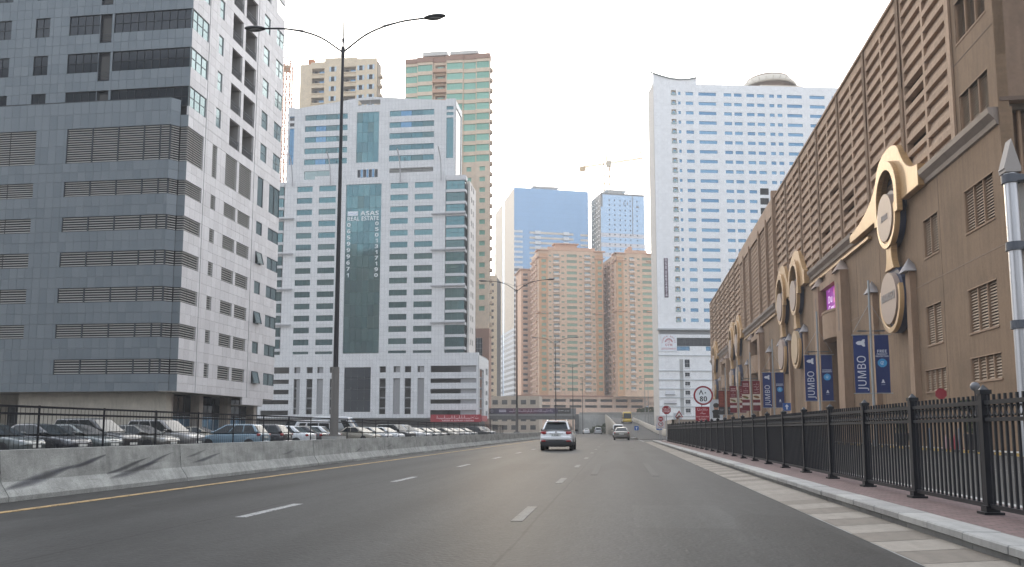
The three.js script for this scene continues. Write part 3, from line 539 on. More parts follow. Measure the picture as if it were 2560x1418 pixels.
  pl('gym_sign', 4.7, 5.0, 3.15, 27.2, .2, std(1, 1, 1, .7, 0, { map: gym }));
  pl('name_board', 2.8, 1.1, 3.3, 12.3, .22, std(.72, .74, .78, .6)); pl('name_board', 3.7, 1.0, 3.3, 9.6, .22, std(.72, .70, .72, .6)); part(t, 'board_shelf', mg([F.bx(1.85, 4.75, 11.55, 11.75, .1, .5), F.bx(1.4, 5.2, 8.85, 9.05, .1, .5)]), std(.2, .21, .22, .7));
  rest(t);
}
// ---------------------------------------------------------------- pair of orange apartment towers on a parking podium
const glassOlive = [std(.26, .37, .27, .2, .1), std(.23, .33, .24, .22, .1), std(.30, .40, .30, .2, .1), std(.20, .27, .20, .15, .1)];
function orangeTower(label, X0, D0, wid, top, colset, sideDepth, sideSteps) {
  const t = thing('apartment_tower', label, 'building', 'orange apartment towers above the overpass');
  const F = new Frame(X0, D0, 74), FL = new Frame(X0, D0, 164);
  const peach = std(.80, .57, .405, .85, 0, { map: rep(grain, 12, 12) }), tan = std(.68, .40, .22, .85, 0, { map: rep(grain, 12, 12) }), trim = std(.66, .40, .27, .8), balM = std(.76, .60, .50, .8);
  const holes = [], smallW = [], rows = [];
  for (let y = top - 2; y > 21; y -= 3.2) rows.push(y);
  for (const y of rows) { for (const [a, b, k] of colset) { if (k === 'b') holes.push([a, b, y - 2.2, y]); else if (k === 's') holes.push([a, b, y - 1.5, y - .6]); else holes.push([a, b, y - 1.6, y]); } }
  part(t, 'front_wall', wallGeo(F, rect(0, wid, 18.8, top), holes, .5), peach);
  for (const y of rows) for (const [a, b, k] of colset) {
    if (k === 'g') win(t, F, a, b, y - 1.6, y, -.2, pick(glassOlive), 0); else if (k === 'c') win(t, F, a, b, y - 1.6, y, .03, pick(glassOlive), 0);
    else if (k === 's') smallW.push(F.bx(a, a + (b - a) * .42, y - 1.5, y - .6, -.25, -.2), F.bx(a + (b - a) * .58, b, y - 1.5, y - .6, -.25, -.2));
    else { part(t, 'balcony', mg([F.bx(a - .15, b + .15, y - 2.3, y - 2.05, -.4, 1.0), F.bx(a - .15, b + .15, y - 2.05, y - 1.35, .92, 1.0), F.bx(a - .15, a - .05, y - 2.05, y - 1.35, 0, .95), F.bx(b + .05, b + .15, y - 2.05, y - 1.35, 0, .95)]), balM); win(t, F, a + .3, b - .3, y - 2.1, y - .2, -.35, pick(glassPale), 0, 1, null, 'balcony_door'); }
  }
  stuff(part(t, 'small_windows', mg(smallW), glassOlive[1]));
  const core = [F.bx(.3, wid - .3, 18.8, top - .4, -sideDepth, -.55)];
  part(t, 'core', mg(core), std(.36, .27, .21, .9));
  const st = []; for (const [a, b] of colset.filter(c => c[2] === 'c')) st.push(F.bx(a - 1.5, b + 1.2, 19, top - 4, -.3, .02)); if (st.length) part(t, 'corner_strip', wallGeo(F, rect(0, .01, 19, 19.01), [], .01, -.2), tan);
  for (const [a, b] of colset.filter(c => c[2] === 'c')) part(t, 'corner_strip', wallGeo(F, rect(Math.max(0.02, a - 1.4), Math.min(wid - .02, b + 1.0), 19, top - 2), rows.map(y => [a, b, y - 1.6, y]).filter(h => h[2] > 19.2 && h[3] < top - 2.1), .3, .28), tan);
  // cornices
  for (const [y, o] of [[top - .3, 1.2], [top - 4.2, .8], [64.5, .7]]) part(t, 'cornice', mg([F.bx(-o, 5.4, y, y + .5, -.5, o), F.bx(wid - 5, wid + o, y, y + .5, -.5, o), FL.bx(-6, o, y, y + .5, -.5, o)]), trim);
  part(t, 'parapet', mg([F.bx(5, wid - 4.6, top, top + 1.8, -1, .2), F.bx(10, wid - 14, top + 1.8, top + 4.2, -8, -3), F.bx(9, wid - 13, top + 4.2, top + 4.6, -9, -2)]), trim);
  // left side with balcony stacks
  const sh = []; for (const y of rows) for (const s of sideSteps) sh.push([-s - 3.4, -s, y - 2.3, y]);
  part(t, 'side_wall', wallGeo(FL, rect(-sideDepth, -.02, 18.8, top), sh, .5), peach);
  const sb = []; for (const y of rows) for (const s of sideSteps) sb.push(FL.bx(-s - 3.6, -s + .2, y - 2.5, y - 1.5, -.3, 1.1)); part(t, 'side_balconies', stuffGeo(sb), std(.66, .46, .36, .85)).userData.kind = 'stuff';
  rest(t); return { F, FL, peach, trim, rows };
}
function stuffGeo(l) { return mg(l); }
const colA = [[1.54, 4.05, 'c'], [5.7, 7.0, 's'], [8.14, 11.61, 'b'], [12.69, 14.33, 's'], [15.72, 21.44, 'g'], [22.71, 24.3, 's'], [25.57, 29.08, 'b'], [30.04, 31.5, 's'], [33.24, 35.4, 'c']];
const colB = [[.98, 2.87, 'c'], [4.75, 5.89, 's'], [7.28, 10.12, 'b'], [11.71, 13.16, 's'], [14.56, 19.96, 'g'], [20.4, 21.2, 's']];
orangeTower('wider orange apartment tower with two balcony stacks', -41.62, 440, 36.2, 99.4, colA, 22, [4, 11, 17]);
orangeTower('narrower orange apartment tower with one balcony stack, next to the white tiled tower', .49, 440, 21.8, 96.4, colB, 30, [5, 13, 21]);
{
  const p = thing('apartment_wing', 'set-back orange apartment wing with balconies behind the wider orange tower', 'building');
  const F = new Frame(-54, 463, 74), FL = new Frame(-54, 463, 164), m = std(.84, .56, .40, .85, 0, { map: rep(grain, 12, 12) });
  part(p, 'wall', mg([F.bx(0, 12, 18, 93, -20, 0)]), m); part(p, 'cornice', mg([F.bx(-1, 12, 93, 93.6, -20, 1)]), std(.46, .27, .18, .8));
  const b = [], g = []; for (let y = 91; y > 22; y -= 3.2) { b.push(F.bx(1, 4, y - 2.5, y - 1.5, -.1, 1.0), F.bx(7, 10, y - 2.5, y - 1.5, -.1, 1.0)); g.push(F.bx(1.2, 3.8, y - 1.5, y - .1, -.1, .04), F.bx(7.2, 9.8, y - 1.5, y - .1, -.1, .04)); }
  part(p, 'balcony_stack', mg(b), std(.66, .46, .36, .85)).userData.kind = 'stuff'; part(p, 'window_stack', mg(g), glassDark[2]).userData.kind = 'stuff'; rest(p);
  // podium
  const q = thing('parking_podium', 'peach parking podium with two rows of openings under the orange towers', 'building');
  const FP = new Frame(-41.62, 438.5, 74), holes = []; for (let u = -9; u < 64; u += 8.6) for (const [a, b] of [[16.19, 17.63], [13, 14.43]]) holes.push([u, u + 6.6, a, b]);
  part(q, 'front_wall', wallGeo(FP, rect(-11, 66, 0, 19.0), holes, .6), std(.76, .55, .42, .85, 0, { map: rep(grain, 12, 12) }));
  part(q, 'deck', mg([FP.bx(-11, 66, 14.6, 15.6, -20, -.7), FP.bx(-11, 66, 17.8, 18.6, -30, -.65), FP.bx(-11, 66, 0, 12.6, -30, -.7)]), std(.20, .18, .16, .9)); part(q, 'back_wall', FP.bx(-11, 66, 0, 18.5, -31, -24), interiorM);
  part(q, 'cornice', FP.bx(-11.5, 66.5, 18.9, 19.6, -2, .7), std(.38, .19, .13, .8));
  const sl = []; for (const h of holes) for (let k = 0; k < 3; k++) sl.push(FP.bx(h[1] + .45 + k * .55, h[1] + .65 + k * .55, h[2] - .5, h[3] + .4, .02, .25)); part(q, 'fins', mg(sl), std(.68, .58, .5, .8)).userData.kind = 'stuff';
  rest(q);
}
// ---------------------------------------------------------------- blue glass towers far behind
{
  const t = thing('glass_tower', 'tall blue glass tower with cream banded lower floors and striped pale side', 'building', 'far glass towers');
  const F = new Frame(-66.38, 530, 71), FL = new Frame(-66.38, 530, 161);
  const curtain = jointTex(16, 16, [.24, .40, .60], [.17, .30, .48], 1.2, 33), cm = std(1, 1, 1, .16, .55, { map: rep(curtain, 26, 52) });
  part(t, 'curtain_wall', mg([F.bx(0, 51.5, 0, 162.5, -40, 0)]), cm);
  const cream = std(.68, .62, .54, .8), white = std(.70, .72, .74, .7), dark = std(.06, .07, .09, .3);
  for (let y = 131.8, k = 0; y > 20; y -= 3.47, k++) {
    piece(t, 'band', F, -.02, 5.75, y, y + 1.5, 0, .25, white); if (k < 12) { piece(t, 'band', F, 10.5, 40.8, y - .3, y + 1.1, 0, .25, cream); piece(t, 'band', F, 45.7, 51.4, y - .5, y + .9, 0, .25, cream); }
    if (k < 10) for (const u of [14, 33.6]) piece(t, 'balcony', F, u, u + 3.9, y - .6, y + 1.5, .26, 1.3, white);
    if (y < 108) piece(t, 'dark_strip', F, .0, 5.75, y - 1.95, y - .02, 0, .12, dark);
  }
  const sideTex = jointTex(24, 24, [.56, .47, .36], [.47, .39, .29], 1.0, 36); const sideM = std(1, 1, 1, .5, .1, { map: rep(sideTex, 40, 40) });
  part(t, 'side_wall', mg([FL.bx(-34, -.05, 0, 162.3, -.5, .05), FL.bx(-70, -40, 0, 162.3, -1.5, .05)]), sideM); part(t, 'side_slot', FL.bx(-40, -34, 0, 163.5, -3.5, -2.2), std(.10, .10, .10, .8));
  part(t, 'side_core', FL.bx(-70, -1, 0, 162, -18, -1.6), std(.3, .28, .26, .8));
  for (let y = 66, k = 0; y > 16; y -= 3.47, k++) { piece(t, 'band', FL, -70, -40.2, y, y + 1.7, .06, .3, white); piece(t, 'band', FL, -33.8, -.06, y, y + 1.7, .06, .3, white); piece(t, 'dark_strip', FL, -70, -40.2, y - 1.75, y, .06, .14, dark); piece(t, 'dark_strip', FL, -33.8, -.06, y - 1.75, y, .06, .14, dark); }
  part(t, 'roof_house', mg([F.bx(16, 30, 162.5, 165, -20, -6), F.bx(14, 32, 165, 166, -21, -5)]), cream); rest(t);
  const s = thing('glass_tower', 'shorter pale blue glass tower dotted with open windows and a crane behind it', 'building', 'far glass towers');
  const G = new Frame(-9.07, 540, 71), GL = new Frame(-9.07, 540, 161), ct2 = jointTex(16, 16, [.40, .56, .74], [.32, .47, .66], 1.0, 38), cm2 = std(1, 1, 1, .2, .5, { map: rep(ct2, 20, 53) });
  part(s, 'curtain_wall', G.bx(0, 30.8, 0, 159.6, -22, 0), cm2); part(s, 'side_wall', GL.bx(-21.8, -.1, 0, 159.3, -.4, .08), std(.55, .50, .44, .8, 0, { map: rep(grain, 20, 20) }));
  for (let y = 154.8; y > 96; y -= 3.36) { for (const u of [5.93, 9.67, 13.49, 17.1, 20.7, 25.53]) piece(s, 'window', G, u - .4, u + .4, y - .5, y + .5, 0, .1, glassDark[0]); for (const u of [-4, -8.5, -13, -17.5]) piece(s, 'window', GL, u - .5, u + .5, y - .6, y + .6, .05, .14, glassDark[1]); }
  for (let y = 131; y > 96; y -= 6.7) piece(s, 'band', G, -.05, 30.85, y - 1.6, y + 1.2, -.3, .06, std(.66, .66, .70, .6));
  part(s, 'unfinished_edge', mg([G.bx(0, 1.2, 150, 159.6, -.2, .15), G.bx(22.1, 22.6, 131, 159.6, -.2, .12), G.bx(0, 31, 158.6, 159.7, -.3, .2), G.bx(16, 16.6, 152, 154, 0, .12), G.bx(18.5, 19.1, 152, 154, 0, .12), G.bx(25, 27, 150.5, 151.5, 0, .12)]), std(.2, .2, .2, .9));
  part(s, 'roof_house', mg([G.bx(7, 17, 159.6, 162.4, -16, -5), G.bx(5, 19.5, 162.4, 163.3, -17, -4)]), std(.62, .58, .52, .8)); rest(s);
}
// ---------------------------------------------------------------- green-glazed tower and beige tower behind the office tower
{
  const t = thing('green_glazed_tower', 'beige tower with green glazed bays and brown crown behind the office tower', 'building');
  const greenFrame = std(.3, .5, .42, .5), wm = std(.84, .68, .52, .85, 0, { map: rep(grain, 10, 10) }), br = std(.36, .215, .16, .85), bays = [[-70.5, -66.2, 262.8, 'g'], [-66.15, -60.75, 262, 'g'], [-60.7, -56, 263, 'b'], [-55.95, -50.2, 261.6, 'g'], [-50.15, -45.75, 262, 'g'], [-45.7, -41.05, 261.6, 'g']];
  const rows = []; for (let y = 125; y > 34; y -= 3.62) rows.push(y);
  for (const [a, b, D, k] of bays) {
    const F = new Frame(0, D, 90);
    const hs = rows.filter(y => y - 2.4 > 36 && y > (b > -42 ? 30 : b > -47 ? 72 : 88)).map(y => k === 'b' ? [a + .6, b - .6, y - 2.6, y] : y < 92 && b > -48 ? [a + 1.3, b - 1.5, y - 1.9, y - .4] : y < 114 && a < -70 ? [a + 1.6, b - 1.2, y - 2, y - .6] : [a + .15, b - .15, y - 2.3, y]);
    part(t, 'bay_wall', wallGeo(F, rect(a, b, 0, 126.2), hs, .6), wm);
    for (const h of hs) { if (k === 'b') { part(t, 'balcony', mg([F.bx(a - .1, b + .1, h[2] - .3, h[2] + .9, .0, 1.2)]), std(.56, .36, .25, .85)); win(t, F, h[0] + .8, h[1] - .8, h[2] + .2, h[3] - .5, -.5, pick(glassGreen), 2, 1, frameWhite, 'balcony_door'); } else win(t, F, h[0], h[1], h[2], h[3], -.3, pick(glassGreen), 4, 2, greenFrame); }
    part(t, 'crown', mg([bx(a - .1, b + .1, 126.0, 127.6, -D - 2.5, -D + .25)]), br);
    part(t, 'core', bx(a, b, 0, 126, -D - (b > -46 ? 2.5 : 20), -D - .65), std(.30, .25, .2, .9));
  }
  part(t, 'roof_house', mg([bx(-64.8, -57, 127.6, 129.6, -278, -266), bx(-56, -46.2, 127.6, 129.6, -278, -266)]), br);
  part(t, 'roof_louvre', mg([bx(-65.2, -56.6, 129.8, 131.2, -278.5, -265.5), bx(-55.6, -45.8, 129.8, 130.9, -278.5, -265.5)]), std(.6, .6, .57, .7));
  part(t, 'brown_base', mg([bx(-46.2, -40.9, 0, 33.9, -266, -261.0)]), br);
  win(t, new Frame(0, 260.9, 90), -45.2, -43.1, 24, 30.8, 0, glassDark[1], 4, 4, frameWhite);
  const scal = []; for (const y of rows) scal.push(new THREE.CylinderGeometry(1.1, 1.1, 1.0, 12).translate(-41.3, y - 2.7, -263.4)); part(t, 'side_balconies', mg(scal), std(.5, .38, .28, .85)).userData.kind = 'stuff';
  rest(t);
}
{
  const t = thing('beige_tower', 'cream apartment tower with small blue shuttered windows and balconies, beside the crane', 'building');
  const F = new Frame(0, 285, 90), wm = std(.80, .67, .49, .85, 0, { map: rep(grain, 10, 10) });
  const segs = [[-117.6, -113.2, 139, .8], [-113.2, -107.4, 139.3, 0], [-107.4, -101, 140.2, -.8], [-101, -95.2, 140.4, 0], [-95.2, -91.6, 139.4, -.6], [-91.6, -87.3, 139.2, -.9]];
  for (const [a, b, top, w] of segs) {
    const hs = []; for (let y = 136.9; y > 96; y -= 3.82) { if (a === -113.2 || a === -101) hs.push([a + .5, b - .4, y - 2.3, y]); else if (a > -113 && b < -87) { hs.push([(a + b) / 2 - 1, (a + b) / 2 + 1, y - 2.0, y - .1]); } }
    part(t, 'wall', wallGeo(F, rect(a, b, 0, top), hs, .8, -w), wm); part(t, 'core', F.bx(a, b, 0, top - .5, -(b > -88 ? 6 : 16) - w, -w - 1.6), std(.34, .29, .23, .9));
    for (const h of hs) { const bal = a === -113.2 || a === -101;
      if (bal) { part(t, 'balcony', mg([F.bx(h[0] - .2, h[1] + .2, h[2] - .2, h[2] + .1, -w - 1.5, -w + .3)]), wm); part(t, 'balcony_rail', F.bx(h[0], h[1], h[2] + .8, h[2] + .9, -w - .1, -w + .02), frameGrey); win(t, F, h[0] + .6, h[0] + 1.7, h[2] + .9, h[3] - .5, -w - 1.5, voidM, 0); win(t, F, h[1] - 2.4, h[1] - .5, h[2] + .1, h[3] - .5, -w - 1.5, pick(glassBlue), 2, 1, frameGrey, 'balcony_door'); }
      else { win(t, F, h[0], h[1], h[2], h[3], -w - .5, pick(glassDark), 0); for (const s of [-1, 1]) win(t, F, (h[0] + h[1]) / 2 + s * 1.0 - .35, (h[0] + h[1]) / 2 + s * 1.0 + .35, h[2], h[3], -w + .08, std(.50, .62, .72, .5), 0, 1, null, 'shutter'); }
    }
  }
  const st = []; for (let y = 133; y > 96; y -= 3.82) st.push(bx(-87.3, -86.2, y, y + .25, -289, -286.5), bx(-86.4, -86.2, y, y + 1.1, -289, -286.5)); part(t, 'side_balconies', mg(st), wm).userData.kind = 'stuff'; rest(t);
  const c = thing('cream_block', 'narrow cream building with one column of small windows, left of the striped tower side', 'building');
  const G = new Frame(0, 400, 90), hs = []; for (let y = 74; y > 12; y -= 3.3) hs.push([-61.6, -60.4, y - 1.3, y]); part(c, 'wall', wallGeo(G, rect(-66, -58.8, 0, 78), hs, .5), std(.58, .47, .34, .85)); part(c, 'core', G.bx(-66, -58.8, 0, 77, -14, -.55), interiorM); for (const h of hs) win(c, G, h[0], h[1], h[2], h[3], -.3, pick(glassDark)); rest(c);
  const d = thing('low_block', 'low cream building with balconies seen past the overpass', 'building');
  const K = new Frame(0, 360, 90); part(d, 'wall', K.bx(-60, -34, 0, 16, -14, 0), std(.46, .40, .33, .85, 0, { map: rep(grain, 8, 8) })); for (let i = 0; i < 4; i++) for (let j = 0; j < 6; j++) win(d, K, -59 + j * 4.2, -56.6 + j * 4.2, 1.2 + i * 3.7, 3.2 + i * 3.7, .02, pick(glassDark)); rest(d);
}
// ---------------------------------------------------------------- tower cranes
function crane(label, X, D, y0, y1, jib, col, az, s = 1) {
  const t = thing('tower_crane', label, 'crane', 'tower cranes on the skyline'), m = std(...col, .6), g = [], a = 1.3 * s;
  for (const [dx, dz] of [[-a, -a], [a, -a], [a, a], [-a, a]]) g.push(bar(V(X + dx, y0, -D + dz), V(X + dx, y1, -D + dz), .24 * s, 4));
  for (let y = y0, k = 0; y < y1 - 1; y += 3.2 * s, k++) for (const z of [-a, a]) { g.push(bar(V(X - a, y, -D + z), V(X + a, y + 3.2 * s, -D + z), .11 * s, 4), bar(V(X + z, y, -D - a), V(X + z, y + 3.2 * s, -D + a), .11 * s, 4), bar(V(X - a, y, -D + z), V(X + a, y, -D + z), .14 * s, 4)); }
  part(t, 'mast', mg(g), m);
  const u = V(Math.sin(az), 0, -Math.cos(az)), c = V(X, y1, -D), j = [];
  const P = (d, h, o) => c.clone().addScaledVector(u, d).add(V(-u.z * o, h, u.x * o));
  for (let d = -12 * s; d < jib; d += 2 * s) { j.push(bar(P(d, 1, -.7 * s), P(d + 2 * s, 1, -.7 * s), .2 * s, 4), bar(P(d, 1, .7 * s), P(d + 2 * s, 1, .7 * s), .2 * s, 4)); if (d >= 0) j.push(bar(P(d, 2.6 * s + 1, 0), P(d + 2 * s, 2.6 * s + 1, 0), .2 * s, 4), bar(P(d, 1, -.7 * s), P(d + s, 2.6 * s + 1, 0), .07 * s, 4), bar(P(d + s, 2.6 * s + 1, 0), P(d + 2 * s, 1, .7 * s), .07 * s, 4)); }
  part(t, 'jib', mg(j), m); part(t, 'apex', mg([bar(P(0, 1, -1), P(0, 9 * s, 0), .15 * s, 4), bar(P(0, 1, 1), P(0, 9 * s, 0), .15 * s, 4), bar(P(0, 9 * s, 0), P(jib * .7, 3.6 * s, 0), .07 * s, 4), bar(P(0, 9 * s, 0), P(-11 * s, 1.2, 0), .07 * s, 4)]), m);
  part(t, 'counterweight', new THREE.BoxGeometry(2.4 * s, 1.6 * s, 1.4 * s).applyQuaternion(new THREE.Quaternion().setFromUnitVectors(V(1, 0, 0), u)).translate(...P(-11 * s, -.6, 0).toArray()), m);
  part(t, 'cab', new THREE.BoxGeometry(2 * s, 2.4 * s, 1.8 * s).translate(...P(1.5 * s, -.6, 1.6 * s).toArray()), std(.5, .42, .3, .7)); return rest(t);
}
crane('orange tower crane rising between the panelled tower and the cream tower', -128.5, 300, 0, 146, 40, [.48, .17, .05], -1.35);
crane('pale yellow tower crane far behind the glass towers', -5.5, 620, 0, 205, 26, [.46, .29, .10], 1.9, 1.8);
// ---------------------------------------------------------------- towers behind the camera, mirrored in the glass facades
for (const [x0, x1, d, h, lab] of [[-268, -104, -120, 128, 'dark glass tower behind the car park, mirrored in the office tower'], [-100, -14, -170, 55, 'dark stone tower standing down the road behind the viewpoint'], [16, 90, -110, 40, 'brown block next to the mall behind the viewpoint']]) {
  const t = thing('mirrored_tower', lab, 'building'), F = new Frame(x1, d, 270), m = std(.055, .052, .046, .7), w = x1 - x0, hs = [];
  for (let u = 2; u < w - 5; u += 7) for (let y = 3; y < h - 4; y += 7) hs.push([u, u + 4.6, y, y + 3.6]);
  part(t, 'wall', wallGeo(F, rect(0, w, 0, h), hs, .6), m); part(t, 'glazing', F.bx(.5, w - .5, 0, h - .5, -20, -.7), std(.02, .022, .025, .2)); rest(t);
}

// ---------------------------------------------------------------- the long tan mall with parking decks above, right of the road
const stuccoMap = tex(512, 512, (u, v) => { const n = fbm(u, v, 4, 5, 100), f = fbm(u, v, 80, 2, 104), st = fbm(u, v * .12, 40, 3, 107); const a = .86 + .34 * (n - .5) + .14 * (f - .5) + .30 * (st - .5); return [a, a * .995, a * .985]; });
const stucco = std(.252, .168, .106, .9, 0, { map: rep(stuccoMap, 9, 9), bumpMap: rep(roughGrain, 1.5, 1.5), bumpScale: .004 });
const stuccoLight = std(.37, .25, .17, .9, 0, { map: rep(stuccoMap, 6, 6) }), precast = std(.48, .335, .235, .85, 0, { map: rep(stuccoMap, 7, 7) });
const cellPanels = [0, 1, 2, 3].map(i => std(.40 + .02 * i, .285 + .014 * i, .205 + .01 * i, .85, 0, { map: rep(stuccoMap, 1, 1) }));
const goldWood = tex(256, 256, (u, v) => { const s = fbm(u, v * .06, 40, 3, 120), n = fbm(u, v, 8, 3, 123); const a = .8 + .35 * (s - .5) + .15 * (n - .5); return [a, a * .97, a * .93]; });
const ornM = std(.56, .36, .175, .42, .12, { map: rep(goldWood, 2, 2) }), ornSide = std(.3, .25, .22, .7), navyM = std(.035, .045, .085, .5), discM = std(.38, .29, .24, .5), discRim = std(.56, .37, .19, .35, .15);
const FM = new Frame(19, 48, 181.13);                              // u = -s: s grows away from the camera
const mall = thing('shopping_mall', 'long tan shopping mall with precast parking decks above stucco walls', 'building');
const SB = (s0, s1, v0, v1, w0, w1) => FM.bx(-s1, -s0, v0, v1, w0, w1);
const sp = (name, s0, s1, v0, v1, w0, w1, m) => part(mall, name, SB(s0, s1, v0, v1, w0, w1), m);
const louvM = std(.40, .30, .215, .7);
function mallLouvre(s0, s1, v0, v1, n) {
  const w = (s1 - s0) / n;
  sp('window_back', s0, s1, v0, v1, -.42, -.38, voidM);
  const fr = [SB(s0 - .06, s1 + .06, v0 - .1, v0, -.3, .05), SB(s0 - .06, s1 + .06, v1, v1 + .06, -.3, .03)]; for (let k = 0; k <= n; k++) fr.push(SB(s0 + k * w - .05, s0 + k * w + .05, v0, v1, -.3, -.02));
  const f = part(mall, 'louvre_window', mg(fr), stuccoLight);
  for (let k = 0; k < n; k++) { const l = []; const c = Math.round((v1 - v0) / .15); for (let i = 0; i < c; i++) { const g = new THREE.BoxGeometry(w - .1, .02, .13); g.rotateX(.95); g.translate(-(s0 + (k + .5) * w), v0 + (v1 - v0) * (i + .5) / c, -.15); l.push(FM.g(metreUV(g))); } part(f, 'slats', mg(l), louvM); }
}
{
  // lower wall with window openings
  const lw = [[-5.1, -1.5, 11.75, 14.04, 3], [2.55, 4.95, 11.73, 14.05, 2], [2.75, 5.2, 6.33, 8.68, 2], [-4.8, -1.27, 6.33, 8.64, 3], [2.55, 5.9, 3.5, 4.78, 4], [-4.8, -1.1, 3.72, 4.95, 4]];
  const niches = [[25.1, 31.4], [70.6, 77.6], [112, 118.5]];
  const holes = lw.map(a => [-a[1], -a[0], a[2], a[3]]).concat(niches.map(([a, b]) => [-b, -a, 0.02, 14.1]));
  part(mall, 'wall', wallGeo(FM, rect(-146, 6.3, 0, 17.0), holes, .6), stucco);
  for (const a of lw) mallLouvre(...a);
  for (const [s, v] of [[2.2, 0], [8.6, 0], [14.2, 0], [20.5, 0], [36, 0], [44, 0], [57, 0], [64, 0]]) sp('joint', s, s + .03, 0, 16.2, -.01, .012, std(.165, .115, .08, .9));
  sp('joint', -6.2, 24, 10.15, 10.19, -.01, .012, std(.28, .21, .16, .9));
  // core and decks of the upper floors
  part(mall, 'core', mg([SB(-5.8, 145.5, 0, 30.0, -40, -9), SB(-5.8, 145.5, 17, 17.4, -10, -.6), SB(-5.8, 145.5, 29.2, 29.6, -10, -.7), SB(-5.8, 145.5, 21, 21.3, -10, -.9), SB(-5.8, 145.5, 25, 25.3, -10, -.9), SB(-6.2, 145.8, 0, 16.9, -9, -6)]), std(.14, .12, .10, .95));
  // upper parking lattice, one bay frame per structural bay
  const cells = new Many(mall, 'precast_panel', 300), F = FM;
  function bayFrame(s0, s1, rows, ncol, y0, y1) {
    const hs = [], pil = .75, cw = (s1 - s0 - pil) / ncol, rh = (y1 - y0 - .55) / rows;
    for (let c = 0; c < ncol; c++) for (let r = 0; r < rows; r++) hs.push([-(s0 + pil / 2 + (c + 1) * cw - .16), -(s0 + pil / 2 + c * cw + .16), y0 + .12 + r * rh, y0 + .12 + r * rh + rh * .64]);
    part(mall, 'bay_frame', wallGeo(FM, rect(-s1 + .012, -s0 - .012, y0, y1), hs, .42, .05), precast);
    for (const s of [s0, s1]) sp('pilaster', s - .28, s + .28, y0, y1 + .06, .04, .16, precast);
    return hs;
  }
  const bays = []; for (let k = 0; k < 7; k++) bays.push([k === 0 ? -.9 : -.9 + 8.33 * k - (k ? 0 : 0), -.9 + 8.33 * (k + 1)]);
  bays[6][1] = 56.6; const far = [90.8, 99.1, 107.4, 115.8, 124.1, 132.4, 140.7, 145.9]; for (let k = 0; k + 1 < far.length; k++) bays.push([far[k], far[k + 1]]);
  const gone = new Set(['0:6:1', '0:5:1', '0:2:1', '1:3:1', '2:3:1', '2:2:1', '3:5:0', '3:2:1']);
  bays.forEach(([a, b], bi) => {
    const hs = bayFrame(a, b, 13, b - a > 6 ? 2 : 1, 17.1, 30.2), ncol = b - a > 6 ? 2 : 1;
    hs.forEach((h, i) => {
      const c = Math.floor(i / 13), r = i % 13; if (gone.has(bi + ':' + r + ':' + c)) return;
      const m = cells.add(FM, h[0] - .02, h[1] + .02, h[2] - .05, h[3] + .06, -.17, -.12, pick(cellPanels)); if (m) { m.rotateX(-.30); }
    });
  });
  cells.end();
  sp('roof_coping', -.9, 56.6, 30.2, 30.42, -.5, .2, stuccoLight); sp('roof_coping', 90.8, 146, 30.2, 30.42, -.5, .2, stuccoLight);
  // tall lattice screens
  const sc = [56.6, 62.3, 68.85, 78.4, 85.2, 90.8];
  for (let k = 0; k + 1 < sc.length; k++) {
    const a = sc[k], b = sc[k + 1]; sp('screen_post', a - .35, a + .35, 17, k ? 28.9 : 31.2, -.2, .45, stuccoLight);
    const g = []; for (let s = a + .5; s < b - .4; s += .55) g.push(SB(s, s + .12, 17.2, 28.4, .0, .12)); for (let y = 17.4; y < 28.4; y += .62) g.push(SB(a + .36, b - .36, y, y + .3, .02, .10));
    part(mall, 'lattice_screen', mg(g), precast); sp('screen_head', a - .2, b + .2, 28.4, 30.5, -.5, .3, precast);
  }
  sp('screen_back', 56.6, 90.8, 17, 29, -1.2, -.9, std(.30, .22, .15, .9));
  // solid end bay by the corner
  const ub = [[-5.5, -1.75, 22.4, 24.7, 3], [-5.3, -1.7, 17.35, 19.4, 3], [-5.5, -1.75, 27.3, 29.2, 3]];
  part(mall, 'upper_wall', wallGeo(FM, rect(.95, 6.3, 17.0, 30.3), ub.map(a => [-a[1], -a[0], a[2], a[3]]), .5, .02), stucco); for (const a of ub) mallLouvre(...a);
  sp('joint', -6.2, -1, 21.35, 21.4, .0, .035, std(.15, .105, .08, .9));
  // end face towards the camera: projecting upper block over a recess
  const e = FM.p(6.3, 0, 0), FE = new Frame(e.x, -e.z, 91.13);
  const endM = std(.25, .17, .12, .9, 0, { map: rep(stuccoMap, 11, 11) });
  part(mall, 'end_wall', mg([FE.bx(.02, 38, 17.3, 30.3, -.5, .0), FE.bx(1.6, 38, 0, 17.28, -.9, -.5), FE.bx(0.3, 1.58, 0, 17.28, -1.6, -.95)]), endM);
  part(mall, 'downpipe', mg([bar(FE.p(.75, 0, -.75), FE.p(.75, 17.2, -.75), .12, 8), bar(FE.p(1.2, 0, -.75), FE.p(1.2, 17.2, -.75), .1, 8)]), stuccoLight);
  part(mall, 'joint', mg([FE.bx(.05, 38, 23.6, 23.64, .0, .012), FE.bx(.05, 38, 17.3, 17.5, .0, .04)]), std(.15, .105, .08, .9));
  // cornice, extruded profile in lengths between the ornaments
  const prof = [[0, 16.15], [.12, 16.2], [.18, 16.45], [.45, 16.75], [.5, 17.05], [0, 17.05]];
  const corn = (a, b) => { const g = extr(prof.map(p => [p[0], p[1]]), b - a); g.rotateY(-Math.PI / 2); g.translate(-a, 0, 0); return part(mall, 'cornice', FM.g(g), std(.27, .215, .18, .6, 0, { map: rep(stuccoMap, 5, 5) })); };
  for (const [a, b] of [[-6.2, 4.0], [20.2, 37], [57.6, 87.4], [109.8, 128], [140, 146]]) corn(a, b);
  sp('cornice_trim', 15.9, 37, 15.55, 15.75, 0, .28, ornM); sp('cornice_trim', 57.6, 87.4, 15.55, 15.75, 0, .28, ornM);
